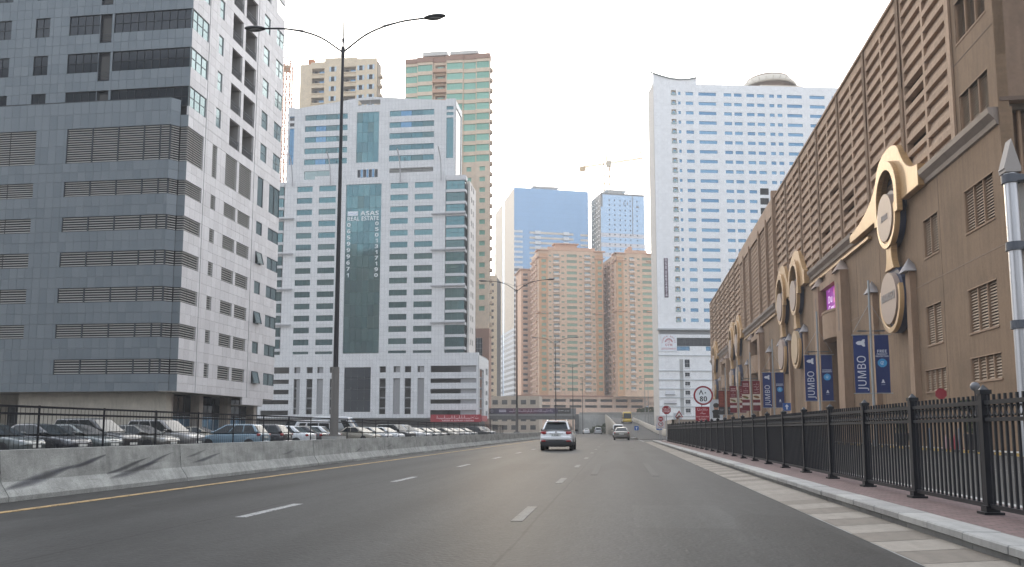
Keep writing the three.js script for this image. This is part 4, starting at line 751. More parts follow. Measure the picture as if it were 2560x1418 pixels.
  // pilasters with pyramid caps
  for (const s of [7.2, 15.6, 40.4, 48.8, 54.5, 62.8, 84, 106, 126, 137]) {
    sp('pilaster', s - .42, s + .42, 0, 11.3, 0, .38, stuccoLight);
    const g = new THREE.ConeGeometry(.95, .95, 4); g.rotateY(Math.PI / 4); g.scale(1, 1, .7); g.translate(-s, 11.78, .25); part(mall, 'pyramid_cap', FM.g(g), std(.30, .28, .28, .8)); sp('plinth', s - .6, s + .6, 0, 3.0, .0, .5, stuccoLight);
  }
  // niches: two shafts, picture screen, bowed balcony, dark recess
  niches.forEach(([a, b], ni_) => {
    for (const s of [a - 1.1, b + 1.1]) { sp('niche_shaft', s - 1.0, s + 1.0, 0, 14.6, .0, .7, stuccoLight); const g = new THREE.ConeGeometry(1.45, 1.1, 4); g.rotateY(Math.PI / 4); g.scale(1, 1, .62); g.translate(-s, 15.15, .3); part(mall, 'pyramid_cap', FM.g(g), std(.28, .215, .18, .8)); sp('shaft_slot', s - .25, s + .25, 9.5, 13.6, .69, .72, std(.24, .18, .14, .9)); }
    sp('niche_head', a, b, 14.1, 14.75, -.3, .55, stuccoLight); sp('niche_head', (a + b) / 2 - 1.2, (a + b) / 2 + 1.2, 14.75, 15.4, -.2, .4, stuccoLight);
    part(mall, 'niche_back', mg([SB(a, b, 0, 14.1, -1.6, -1.3), SB(a, a + .05, 0, 14.1, -1.3, -.6), SB(b - .05, b, 0, 14.1, -1.3, -.6)]), std(.20, .135, .09, .9));
    const w = (b - a) / 2, bg = new THREE.CylinderGeometry(w, w, 2.3, 24, 1, false, -Math.PI / 2, Math.PI); bg.scale(1, 1, .42); bg.translate(-(a + b) / 2, 10.4, -.4); part(mall, 'bowed_balcony', FM.g(metreUV(bg)), stuccoLight);
    const cg = new THREE.CylinderGeometry(w + .12, w + .12, .2, 24, 1, false, -Math.PI / 2, Math.PI); cg.scale(1, 1, .42); cg.translate(-(a + b) / 2, 11.65, -.4); part(mall, 'balcony_coping', FM.g(metreUV(cg)), stuccoLight);
    if (ni_ === 0) {
      const scr = canvasTex(256, 160, (c, W, H) => { c.fillStyle = '#8d2f96'; c.fillRect(0, 0, W, H); for (let k = 0; k < 60; k++) { c.fillStyle = `rgba(${180 + 60 * hash2(k, 1, 3)},${60 + 90 * hash2(k, 2, 3)},${150 + 50 * hash2(k, 3, 3)},.35)`; c.fillRect(W * (.45 + .5 * hash2(k, 4, 3)), H * hash2(k, 5, 3), 50, 26); } c.fillStyle = '#e7a9a0'; c.fillRect(W * .82, 0, W * .18, H); c.fillStyle = '#f1d7f5'; c.font = 'bold 58px sans-serif'; c.fillText('Du', 26, 92); c.fillText('Gm', 26, 146); c.font = '18px sans-serif'; c.fillText('mall', 30, 30); });
      const g = new THREE.PlaneGeometry(b - a - .6, 2.7); g.translate(-(a + b) / 2, 12.95, .02); part(mall, 'screen', FM.g(g), std(.6, .6, .6, .5, 0, { map: scr, emissiveMap: scr, emissive: new THREE.Color().setRGB(.42, .42, .42) }));
    } else { const g = new THREE.BoxGeometry(b - a - .8, 2.5, .05); g.translate(-(a + b) / 2, 12.9, -1.26); part(mall, 'glazing', FM.g(g), glassDark[1]); }
  });
  // arch ornaments with hanging discs
  const ogee = (l, r) => {
    const s = new THREE.Shape(); s.moveTo(-l, 16.2); s.lineTo(-l, 16.75); s.bezierCurveTo(-l * .62, 16.95, -3.3, 17.9, -2.7, 19.2); s.bezierCurveTo(-1.9, 20.75, 1.7, 20.75, 2.5, 19.5); s.bezierCurveTo(3.2, 18.4, 4.0, 17.6, r, 17.5); s.lineTo(r, 16.2); s.lineTo(2.5, 16.2); s.lineTo(2.2, 16.9); s.absarc(0, 16.9, 2.2, 0, Math.PI, false); s.lineTo(-2.5, 16.2); s.closePath();
    return s;
  };
  const ring = () => { const s = new THREE.Shape(); s.moveTo(-2.55, 15.5); s.lineTo(-2.55, 16.9); s.absarc(0, 16.9, 2.55, Math.PI, 0, true); s.lineTo(2.55, 15.5); s.lineTo(2.0, 15.5); s.lineTo(2.0, 16.9); s.absarc(0, 16.9, 2.0, 0, Math.PI, false); s.lineTo(-2.0, 15.5); s.closePath(); return s; };
  const ex = (s, d, w) => { const g = ni(new THREE.ExtrudeGeometry(s, { depth: d, bevelEnabled: true, bevelSize: .03, bevelThickness: .03, bevelSegments: 1, curveSegments: 20 })); g.translate(0, 0, w); return g; };
  const og = ex(ogee(4.4, 4.6), .45, .02), ogLong = ex(ogee(10.4, 5.8), .45, .02), rg = ex(ring(), .3, .45);
  const disc = (r, cy, w0, w1) => { const g = new THREE.CylinderGeometry(r, r, w1 - w0, 36); g.rotateX(Math.PI / 2); g.translate(0, cy, (w0 + w1) / 2); return ni(g); };
  const cup = (r, cy) => { const s = new THREE.Shape(); s.absarc(0, cy, r, -Math.PI * 1.12, Math.PI * .12, false); s.absarc(0, cy, r - .3, Math.PI * .12, -Math.PI * 1.12, true); s.closePath(); return ex(s, .3, .45); };
  const neck = () => { const s = new THREE.Shape(); s.moveTo(-1.0, 14.2); s.bezierCurveTo(-.35, 13.6, -.35, 12.8, -.9, 12.0); s.lineTo(.9, 12.0); s.bezierCurveTo(.35, 12.8, .35, 13.6, 1.0, 14.2); s.closePath(); return ex(s, .35, .3); };
  const move = (g, s) => FM.g(g.clone().translate(-s, 0, 0));
  const txt = (str, s, y, h) => { const g = textGeo(str, h, .02), b = g.boundingBox; g.translate(-(b.max.x + b.min.x) / 2 - s, y, .86); return FM.g(ni(g)); };
  [[9.8, 'ZARA', 'MANGO'], [43, '', ''], [51.4, '', ''], [93.6, '', ''], [102.5, '', ''], [134, '', '']].forEach(([s, a, b], k) => {
    const o = thing('arch_ornament', ['timber-clad arch ornament with two hanging sign discs nearest the corner of the mall', 'arch ornament with a plain gold lower disc, in the pair above the first niche banner', 'arch ornament with a pale lower disc, partner of the gold-disc ornament', 'small arch ornament by the lattice screens, near one of the distant pair', 'small arch ornament, far one of the distant pair', 'last arch ornament at the far end of the mall'][k], 'ornament', 'arch ornaments on the mall front');
    part(o, 'gable', move(k ? og : ogLong, s), ornM); part(o, 'arch_ring', move(rg, s), ornM);
    part(o, 'arch_back', FM.g(bx(-2.1 - s, 2.1 - s, 15.8, 18.6, .0, .05)), std(.05, .05, .055, .9));
    part(o, 'upper_rim', move(cup(2.0, 15.5), s), discRim); part(o, 'upper_body', move(disc(1.95, 15.5, .02, .45), s), navyM); part(o, 'upper_disc', move(disc(1.62, 15.6, .45, .85), s), discM);
    part(o, 'neck', move(neck(), s), ornM);
    part(o, 'lower_body', move(disc(2.25, 9.9, .02, .5), s), navyM); part(o, 'lower_rim', move(cup(2.2, 9.9), s), discRim); part(o, 'lower_disc', move(disc(1.74, 10.0, .5, .85), s), k === 1 ? std(.5, .36, .22, .5) : discM);
    if (a) part(o, 'lettering', txt(a, s, 15.4, .42), std(.4, .36, .34, .7)); if (b) part(o, 'lettering', txt(b, s, 9.85, .55), std(.34, .31, .29, .7));
    rest(o);
  });
  rest(mall);
}

// ================================================================ OVERPASS, RAMP, PLANTING
function loftGeo(rings, closed = true, caps = true) {               // rings: arrays of Vector3, all the same length
  const n = rings[0].length, pos = [], idx = [];
  for (const r of rings) for (const p of r) pos.push(p.x, p.y, p.z);
  for (let i = 0; i + 1 < rings.length; i++) for (let j = 0; j < (closed ? n : n - 1); j++) { const a = i * n + j, b = i * n + (j + 1) % n, c = a + n, d = b + n; idx.push(a, b, d, a, d, c); }
  if (caps) for (const [k, f] of [[0, 1], [rings.length - 1, 0]]) { const c = pos.length / 3, m = V(0, 0, 0); for (const p of rings[k]) m.add(p); m.divideScalar(n); pos.push(m.x, m.y, m.z); for (let j = 0; j < n; j++) { const a = k * n + j, b = k * n + (j + 1) % n; f ? idx.push(c, b, a) : idx.push(c, a, b); } }
  const g = new THREE.BufferGeometry(); g.setAttribute('position', new THREE.Float32BufferAttribute(pos, 3)); g.setIndex(idx); g.computeVertexNormals();
  g.setAttribute('uv', new THREE.Float32BufferAttribute(new Float32Array(pos.length / 3 * 2), 2)); return g;
}
function strokes(c, x, y, w, h, n, s, col) {                         // flowing joined script: one baseline, rising stems, bowls, dots
  c.strokeStyle = c.fillStyle = col; c.lineWidth = h * .16; c.lineCap = 'round'; c.lineJoin = 'round';
  let px = x + w; c.beginPath(); c.moveTo(px, y);
  for (let k = 0; k < n; k++) { const d = w / n, q = hash2(k, s, 1), nx = px - d; if (q < .3) { c.lineTo(nx + d * .3, y); c.lineTo(nx + d * .3, y - h); c.moveTo(nx + d * .3, y); c.lineTo(nx, y); } else if (q < .6) { c.quadraticCurveTo(px - d * .2, y - h * .55, nx + d * .3, y - h * .1); c.lineTo(nx, y); } else if (q < .85) { c.lineTo(nx + d * .6, y); c.quadraticCurveTo(nx + d * .3, y + h * .5, nx, y); } else { c.lineTo(nx + d * .5, y); c.moveTo(nx, y); } px = nx; }
  c.stroke(); for (let k = 0; k < n * .6; k++) { const q = hash2(k, s, 7); c.beginPath(); c.arc(x + w * hash2(k, s, 6), q < .5 ? y + h * .42 : y - h * .78, h * .09, 0, 7); c.fill(); }
}
{
  const b = thing('overpass', 'concrete road bridge with purple advertising banner crossing ahead', 'bridge');
  part(b, 'deck', mg([bx(-75, -13.2, 5.6, 6.2, -276, -262), bx(-13.2, 40, 5.7, 6.2, -276, -265.3)]), concM);
  part(b, 'girder', mg([bx(-75, -13.4, 4.6, 5.6, -262.9, -262.2), bx(-75, -13.4, 4.6, 5.6, -268, -267), bx(-75, -13.4, 4.6, 5.6, -275.6, -275)]), std(.20, .20, .20, .85, 0, { map: rep(concMap, 6, 6) }));
  part(b, 'abutment', mg([bx(-13.4, -12.2, 0, 6.1, -276, -261.6)]), std(.17, .17, .17, .88, 0, { map: rep(concMap, 6, 6) }));
  part(b, 'retaining_wall', mg([bx(-12.2, 36, 0, 6.0, -265.2, -264.6), bx(-12.2, -6, 0, 6.0, -264.6, -263.9)]), std(.60, .60, .58, .88, 0, { map: rep(concMap, 9, 9) }));
  part(b, 'parapet', mg([bx(-12.1, 36, 6.0, 6.7, -264.9, -264.4)]), concLightM);
  const bn = canvasTex(1024, 64, (c, w, h) => { const g = c.createLinearGradient(0, 0, w, 0); g.addColorStop(0, '#2a2630'); g.addColorStop(.12, '#352a55'); g.addColorStop(.45, '#6a2240'); g.addColorStop(.6, '#552a4c'); g.addColorStop(.84, '#3a2c58'); g.addColorStop(.845, '#2c2a2c'); g.addColorStop(1, '#2c2a2c'); c.fillStyle = g; c.fillRect(0, 0, w, h); c.strokeStyle = '#d8d2de'; c.lineWidth = 3; c.beginPath(); c.arc(42, 32, 14, 0, 7); c.stroke(); c.fillStyle = '#d8d2de'; c.fillRect(130, 18, 90, 9); c.fillRect(130, 34, 90, 9); strokes(c, 262, 36, 540, 22, 34, 5, '#e2d6e0'); c.fillStyle = '#cfcfcf'; c.font = '20px sans-serif'; c.beginPath(); c.arc(880, 30, 7, 0, 7); c.fill(); c.fillRect(896, 26, 40, 7); c.beginPath(); c.arc(956, 34, 6, 0, 7); c.fill(); c.fillRect(970, 30, 38, 6); });
  const bg = new THREE.BoxGeometry(26.4, 1.8, .08); bg.translate(-27.9, 7.16, -261.9); part(b, 'banner', bg, std(1, 1, 1, .7, 0, { map: bn }));
  part(b, 'railing', mg([bx(-75, -13, 6.2, 8.0, -262.12, -262.02)]), std(.22, .22, .22, .8));
  rest(b);
  // exit ramp with parapets
  const C = [[72, 4.6, 0, 2.0], [100, 4.1, .02, 2.6], [130, 3.3, .55, 2.8], [160, 2.5, 1.5, 2.9], [190, 1.7, 2.55, 2.9], [220, .9, 3.5, 2.9], [248, .1, 4.5, 3.0], [264, -.4, 5.1, 3.2]];
  const ringR = (f) => C.slice(1).map(([D, X, Y, hw]) => f(D, X, Y, hw));
  const ramp = structure('exit_ramp', metreUV(loftGeo(ringR((D, X, Y, hw) => [V(X - hw, Y + .03, -D), V(X + hw, Y + .03, -D), V(X + hw, -.05, -D), V(X - hw, -.05, -D)]))), std(.75, .75, .75, .8, 0, { map: rep(asphaltMap, 13, 13) }));
  for (const s of [-1, 1]) { const g = metreUV(loftGeo(ringR((D, X, Y, hw) => { const a = X + s * hw, o = a + s * .35; const l = [V(a, Y - .0, -D), V(a, Y + .92, -D), V(o, Y + .92, -D), V(o, -.05, -D)]; return s > 0 ? l.reverse() : l; }))); const m = part(scene, numbered('ramp_parapet'), g, std(.56, .51, .44, .85, 0, { map: rep(concMap, 8, 8) })); m.userData = { label: s < 0 ? 'beige concrete parapet of the exit ramp on the main road side' : 'beige concrete parapet of the exit ramp on the white tower side', category: 'parapet', group: 'parapets of the exit ramp' }; }
  const isl = new THREE.CylinderGeometry(1.1, 1.1, .18, 18); isl.scale(.7, 1, 3); isl.translate(1.6, .09, -101); structure('traffic_island', metreUV(isl), concLightM);
  const is2 = new THREE.CylinderGeometry(.9, .9, .16, 18); is2.scale(.8, 1, 2.4); is2.translate(6.9, .07, -96); structure('traffic_island', metreUV(is2), std(.42, .30, .24, .85));
  const wl = part(scene, numbered('boundary_wall'), mg([bx(7.6, 12.4, 0, 2.6, -118, -117.6), bx(7.6, 7.9, 0, 2.6, -150, -117.6)]), std(.48, .40, .33, .88, 0, { map: rep(concMap, 6, 6) })); wl.userData = { label: 'low pinkish boundary wall behind the stop sign', category: 'wall' };
}
const leafMats = [std(.055, .085, .03, .75), std(.075, .105, .04, .75), std(.04, .062, .025, .8)];
function leaves(cx, cy, cz, rx, ry, rz, n, size) {
  const pos = [], nor = [], q = new THREE.Quaternion(), e = new THREE.Euler();
  for (let i = 0; i < n; i++) {
    let x, y, z; do { x = rr(-1, 1); y = rr(-1, 1); z = rr(-1, 1); } while (x * x + y * y + z * z > 1); const l = Math.hypot(x, y, z) || 1, f = Math.pow(l, -.45); const k = .82 + .36 * vnoise(x * 3 + 7, y * 3 + z * 2 + 9, 64, 3);
    const c = V(cx + x * f * rx * k, cy + y * f * ry * k, cz + z * f * rz * k); e.set(rr(0, 6), rr(0, 6), rr(0, 6)); q.setFromEuler(e);
    const s = size * rr(.6, 1.3), P = [V(-s, 0, 0), V(0, -s * .45, 0), V(s, 0, 0), V(0, s * .45, 0)].map(v => v.applyQuaternion(q).add(c)), N = V(0, 0, 1).applyQuaternion(q);
    for (const j of [0, 1, 2, 0, 2, 3]) { pos.push(P[j].x, P[j].y, P[j].z); nor.push(N.x, N.y, N.z); }
  }
  const g = new THREE.BufferGeometry(); g.setAttribute('position', new THREE.Float32BufferAttribute(pos, 3)); g.setAttribute('normal', new THREE.Float32BufferAttribute(nor, 3)); g.setAttribute('uv', new THREE.Float32BufferAttribute(new Float32Array(pos.length / 3 * 2), 2)); return g;
}
{
  const bush = (label, X, Y, D, rx, ry, rz, n) => { const t = thing('shrub', label, 'shrub', 'shrubs by the overpass'); part(t, 'foliage', leaves(X, Y + ry * .8, -D, rx, ry, rz, n, .28), pick(leafMats)); part(t, 'stem', mg([bar(V(X, Y - .3, -D), V(X + .2, Y + ry, -D), .09, 5), bar(V(X - .5, Y - .3, -D), V(X - .9, Y + ry * .8, -D), .07, 5)]), std(.12, .09, .06, .9)); rest(t); };
  bush('large dark green shrub above the retaining wall, near the white tiled tower', 10.2, 6.2, 268, 3.0, 1.3, 1.8, 1500); bush('small pale shrub at the edge of the upper road', 7.4, 6.2, 269, 1.4, 1.0, 1.3, 500);
  bush('shrub on the bank at the foot of the retaining wall', -6.0, .3, 260, 2.2, 1.2, 1.2, 900); bush('low shrub on the bank beside the ramp', -3.6, .4, 258, 1.6, 1.5, 1.1, 800); bush('trailing shrub on the bank next to the abutment', -9.0, .1, 261, 1.9, .7, 1.0, 600);
  // clipped potted trees in front of the mall
  for (const [X, D, lab] of [[17.9, 44.5, 'clipped potted tree beside the round blue arrow sign'], [18.2, 56, 'clipped potted tree behind the railing near the blue banner pole']]) {
    const t = thing('potted_tree', lab, 'plant', 'potted trees in front of the mall');
    const pts = [[.0, 0], [.34, 0], [.44, .75], [.47, .8], [.40, .82], [.38, .72], [0, .7]].map(p => new THREE.Vector2(...p)); part(t, 'pot', ni(new THREE.LatheGeometry(pts, 20)).translate(X, .13, -D), std(.035, .035, .038, .6));
    part(t, 'trunk', tube([V(X, .8, -D), V(X + .05, 1.3, -D), V(X - .04, 1.9, -D), V(X, 2.4, -D)], .05, 12, 6), std(.13, .09, .06, .9));
    part(t, 'lower_foliage', leaves(X, 1.25, -D, .38, .3, .38, 500, .07), leafMats[2]); part(t, 'middle_foliage', leaves(X, 1.72, -D, .48, .2, .48, 600, .07), leafMats[0]); part(t, 'crown', leaves(X, 2.4, -D, .75, .26, .75, 1400, .08), leafMats[2]); rest(t);
  }
}
// ================================================================ LAMP POSTS
const poleM = std(.030, .030, .034, .5, .3), poleBase = std(.16, .15, .14, .7);
[29, 84, 138, 192, 246].forEach((D, i) => {
  const t = thing('street_lamp', ['tall twin-arm lamp post with thick painted base rising from the barriers', 'twin-arm lamp post standing where the left railing ends', 'twin-arm lamp post in front of the wider orange tower', 'smaller twin-arm lamp post near the bridge abutment', 'farthest twin-arm lamp post by the overpass'][i], 'street lamp', 'twin-arm lamp posts along the barriers'), X = -10.25, y0 = i < 2 ? .92 : .0;
  part(t, 'base', mg([bar(V(X, y0, -D), V(X, 3.44, -D), .15, 16, .135), bx(X - .27, X + .27, y0 - .02, y0 + .05, -D - .27, -D + .27)]), poleBase);
  part(t, 'shaft', bar(V(X, 3.44, -D), V(X, 15.6, -D), .095, 14, .05), poleM); part(t, 'finial', bar(V(X, 15.6, -D), V(X, 16.85, -D), .035, 8, .02), poleM);
  part(t, 'collar', mg([bar(V(X, 15.35, -D), V(X, 15.75, -D), .075, 12), bar(V(X, 15.95, -D), V(X, 16.1, -D), .045, 10)]), poleM);
  for (const s of [-1, 1]) {
    const a = part(t, 'arm', tube([V(X, 15.55, -D), V(X + s * 1.0, 16.25, -D), V(X + s * 2.2, 16.62, -D), V(X + s * 3.3, 16.72, -D)], .035, 16, 6), poleM); part(t, 'brace', tube([V(X, 16.03, -D), V(X + s * 1.0, 16.4, -D), V(X + s * 2.3, 16.66, -D)], .014, 10, 5), poleM);
    const h = new THREE.SphereGeometry(1, 16, 10); h.scale(.44, .085, .17); h.rotateZ(s * .06); h.translate(X + s * 3.58, 16.74, -D); const lamp = part(t, 'lamp_head', h, std(.05, .052, .056, .45)); const l = new THREE.CylinderGeometry(1, 1, .02, 16); l.scale(.27, 1, .12); l.translate(X + s * 3.56, 16.665, -D); part(lamp, 'lens', l, std(.22, .22, .21, .3));
  }
  rest(t);
});
[[6.5, 196, 13.2], [7.6, 205, 13]].forEach(([X, D, h], i) => { const t = thing('ramp_lamp', i ? 'thin grey lamp post behind its twin beside the exit ramp' : 'thin grey lamp post beside the exit ramp parapet', 'street lamp', 'thin lamp posts by the ramp'); part(t, 'shaft', bar(V(X, 0, -D), V(X, h, -D), .1, 8, .06), std(.35, .34, .33, .6)); part(t, 'arm', bar(V(X, h, -D), V(X - 1.4, h + .15, -D), .04, 6), std(.35, .34, .33, .6)); part(t, 'lamp_head', bx(X - 1.9, X - 1.3, h + .08, h + .2, -D - .12, -D + .12), std(.3, .3, .3, .6)); rest(t); });
// ================================================================ BANNER POLES
{
  const steel = std(.34, .36, .37, .5, .4);
  const rocket = (c, x, y, s, rot) => { c.save(); c.translate(x, y); c.rotate(rot); c.scale(s, s); c.beginPath(); c.moveTo(0, -30); c.bezierCurveTo(16, -22, 16, -6, 13, 4); c.bezierCurveTo(26, 10, 30, 22, 22, 28); c.bezierCurveTo(14, 24, 10, 24, 6, 28); c.bezierCurveTo(2, 20, -2, 20, -6, 28); c.bezierCurveTo(-10, 24, -14, 24, -22, 28); c.bezierCurveTo(-30, 22, -26, 10, -13, 4); c.bezierCurveTo(-16, -6, -16, -22, 0, -30); c.fill(); c.restore(); };
  const base = (c, w, h, col, s) => { c.fillStyle = col; c.fillRect(0, 0, w, h); for (let k = 0; k < 500; k++) { c.fillStyle = `rgba(255,255,255,${.02 * hash2(k, s, 1)})`; c.fillRect(w * hash2(k, s, 2), h * hash2(k, s, 3), 20, 3); } };
  const A = canvasTex(160, 700, (c, w, h) => { base(c, w, h, '#233a78', 1); c.fillStyle = '#e4e8f0'; rocket(c, w / 2, 92, 1.75, -Math.PI / 2); c.save(); c.translate(w / 2 + 46, 660); c.rotate(-Math.PI / 2); c.scale(1.02, 1); c.font = '128px sans-serif'; c.fillText('JUMBO', 0, 0); c.restore(); });
  const B = (l1, l2, l3) => canvasTex(160, 700, (c, w, h) => { base(c, w, h, '#20346e', 2); c.fillStyle = '#dfe4ee'; c.textAlign = 'center'; c.font = 'bold 48px sans-serif'; if (l1) c.fillText(l1, w / 2, 212, 146); c.font = 'bold 26px sans-serif'; c.fillText(l2, w / 2, 240, 144); c.fillText(l3, w / 2, 266, 144); c.fillStyle = '#4aa3dd'; for (let k = 0; k < 18; k++) { const a = k / 18 * 6.283; c.beginPath(); c.arc(w / 2 + 46 * Math.cos(a), 338 + 46 * Math.sin(a), 8, 0, 7); c.fill(); } c.beginPath(); c.arc(w / 2, 338, 48, 0, 7); c.fill(); c.strokeStyle = '#d6ecfa'; c.lineWidth = 6; c.beginPath(); c.arc(w / 2, 338, 18, .6, 5.6); c.stroke(); c.beginPath(); c.moveTo(w / 2 - 6, 338); c.lineTo(w / 2, 346); c.lineTo(w / 2 + 16, 322); c.stroke(); c.fillStyle = '#dfe4ee'; rocket(c, w / 2, 560, .8, 0); c.font = '14px sans-serif'; c.fillText('JUMBO', w / 2, 606); });
  const Rm = canvasTex(160, 700, (c, w, h) => { base(c, w, h, '#7d1f2e', 3); c.fillStyle = '#e7d3cf'; c.textAlign = 'center'; c.font = 'bold 46px sans-serif'; c.fillText('NOW', w / 2, 90); c.fillText('OPEN', w / 2, 140); c.font = '30px sans-serif'; c.fillText('at', w / 2, 190); c.fillText('SAHARA', w / 2, 236); c.fillText('CENTRE', w / 2, 276); c.fillStyle = '#ded3c2'; c.fillRect(0, 310, w, 130); c.fillStyle = '#8a5a32'; c.beginPath(); c.ellipse(w * .45, 380, 70, 26, .3, 0, 7); c.fill(); c.fillStyle = '#5f7a3a'; c.beginPath(); c.ellipse(w * .6, 404, 40, 12, .3, 0, 7); c.fill(); c.fillStyle = '#ded3d0'; c.fillRect(0, 510, w, 62); });
  const Ra = canvasTex(160, 700, (c, w, h) => { base(c, w, h, '#7d1f2e', 4); for (let k = 0; k < 4; k++) strokes(c, 24, 84 + k * 62, 112, 34, 4 + k % 3, 30 + k, '#e7d3cf'); c.fillStyle = '#ded3c2'; c.fillRect(0, 310, w, 130); c.fillStyle = '#8a5a32'; c.beginPath(); c.ellipse(w * .5, 376, 68, 28, .25, 0, 7); c.fill(); c.fillStyle = '#ded3d0'; c.fillRect(0, 510, w, 62); });
  const Rb = canvasTex(160, 700, (c, w, h) => { base(c, w, h, '#7a2a22', 5); c.fillStyle = '#b9623f'; for (let k = 0; k < 9; k++) c.fillRect(18 + 20 * hash2(k, 3, 1), 60 + k * 44, 90 + 30 * hash2(k, 3, 2), 12); c.fillStyle = '#34343a'; c.fillRect(0, 480, w, 220); c.fillStyle = '#a9a9ad'; c.fillRect(30, 540, 100, 12); c.fillRect(40, 580, 80, 10); });
  const ban = t => std(.92, .92, .92, .75, 0, { map: t });
  const mA = ban(A), mB1 = ban(B('FREE', 'PRODUCT', 'PROTECTION')), mB2 = ban(B('', 'EXTENDED', 'WARRANTY')), mRm = ban(Rm), mRa = ban(Ra), mRb = ban(Rb);
  [[16.45, 55.6, mA, mB1, 'banner pole with blue banners, the right one offering free product protection'], [16.5, 70, mA, mB2, 'banner pole with blue extended-warranty banners in front of the picture screen niche'], [16.7, 91, mA, mB2, 'banner pole with blue banners farthest from the mall corner, beside the square arrow sign'], [16.7, 106, mRm, mRa, 'banner pole with large dark red food banners next to the blue ones'], [16.8, 118, mRm, mRa, 'banner pole with dark red food banners between two other red pairs'], [16.9, 132, mRb, mRb, 'banner pole with rust red and charcoal banners']].forEach(([X, D, m1, m2, lab]) => {
    const t = thing('banner_pole', lab, 'banner', 'banner poles in front of the mall');
    part(t, 'pole', mg([bar(V(X, .1, -D), V(X, 10.9, -D), .10, 12, .07), bar(V(X, .1, -D), V(X, .5, -D), .17, 12)]), steel);
    part(t, 'crossbar', mg([bar(V(X - 1.22, 7.3, -D), V(X + 1.22, 7.3, -D), .03, 6), bar(V(X - 1.22, 3.5, -D), V(X + 1.22, 3.5, -D), .03, 6)]), steel);
    for (const [a, b, m] of [[-1.12, -.2, m1], [.2, 1.08, m2]]) { const g = new THREE.PlaneGeometry(b - a, 3.74, 6, 12), p = g.attributes.position; for (let i = 0; i < p.count; i++) p.setZ(i, .03 * Math.sin(p.getX(i) * 4 + p.getY(i) * 1.3 + D)); g.computeVertexNormals(); g.translate(X + (a + b) / 2, 5.4, -D); part(t, 'banner', g, m); }
    for (const s of [-1, 1]) part(t, 'flood_lamp', mg([bx(X + s * .3, X + s * .85, 7.52, 7.6, -D - .1, -D + .12), bar(V(X, 7.56, -D), V(X + s * .4, 7.56, -D), .03, 6)]), std(.12, .12, .12, .6));
    part(t, 'stay', mg([bar(V(X, 9.4, -D), V(X - 1.1, 7.5, -D), .012, 4), bar(V(X, 9.4, -D), V(X + 1.1, 7.5, -D), .012, 4)]), steel); rest(t);
  });
}
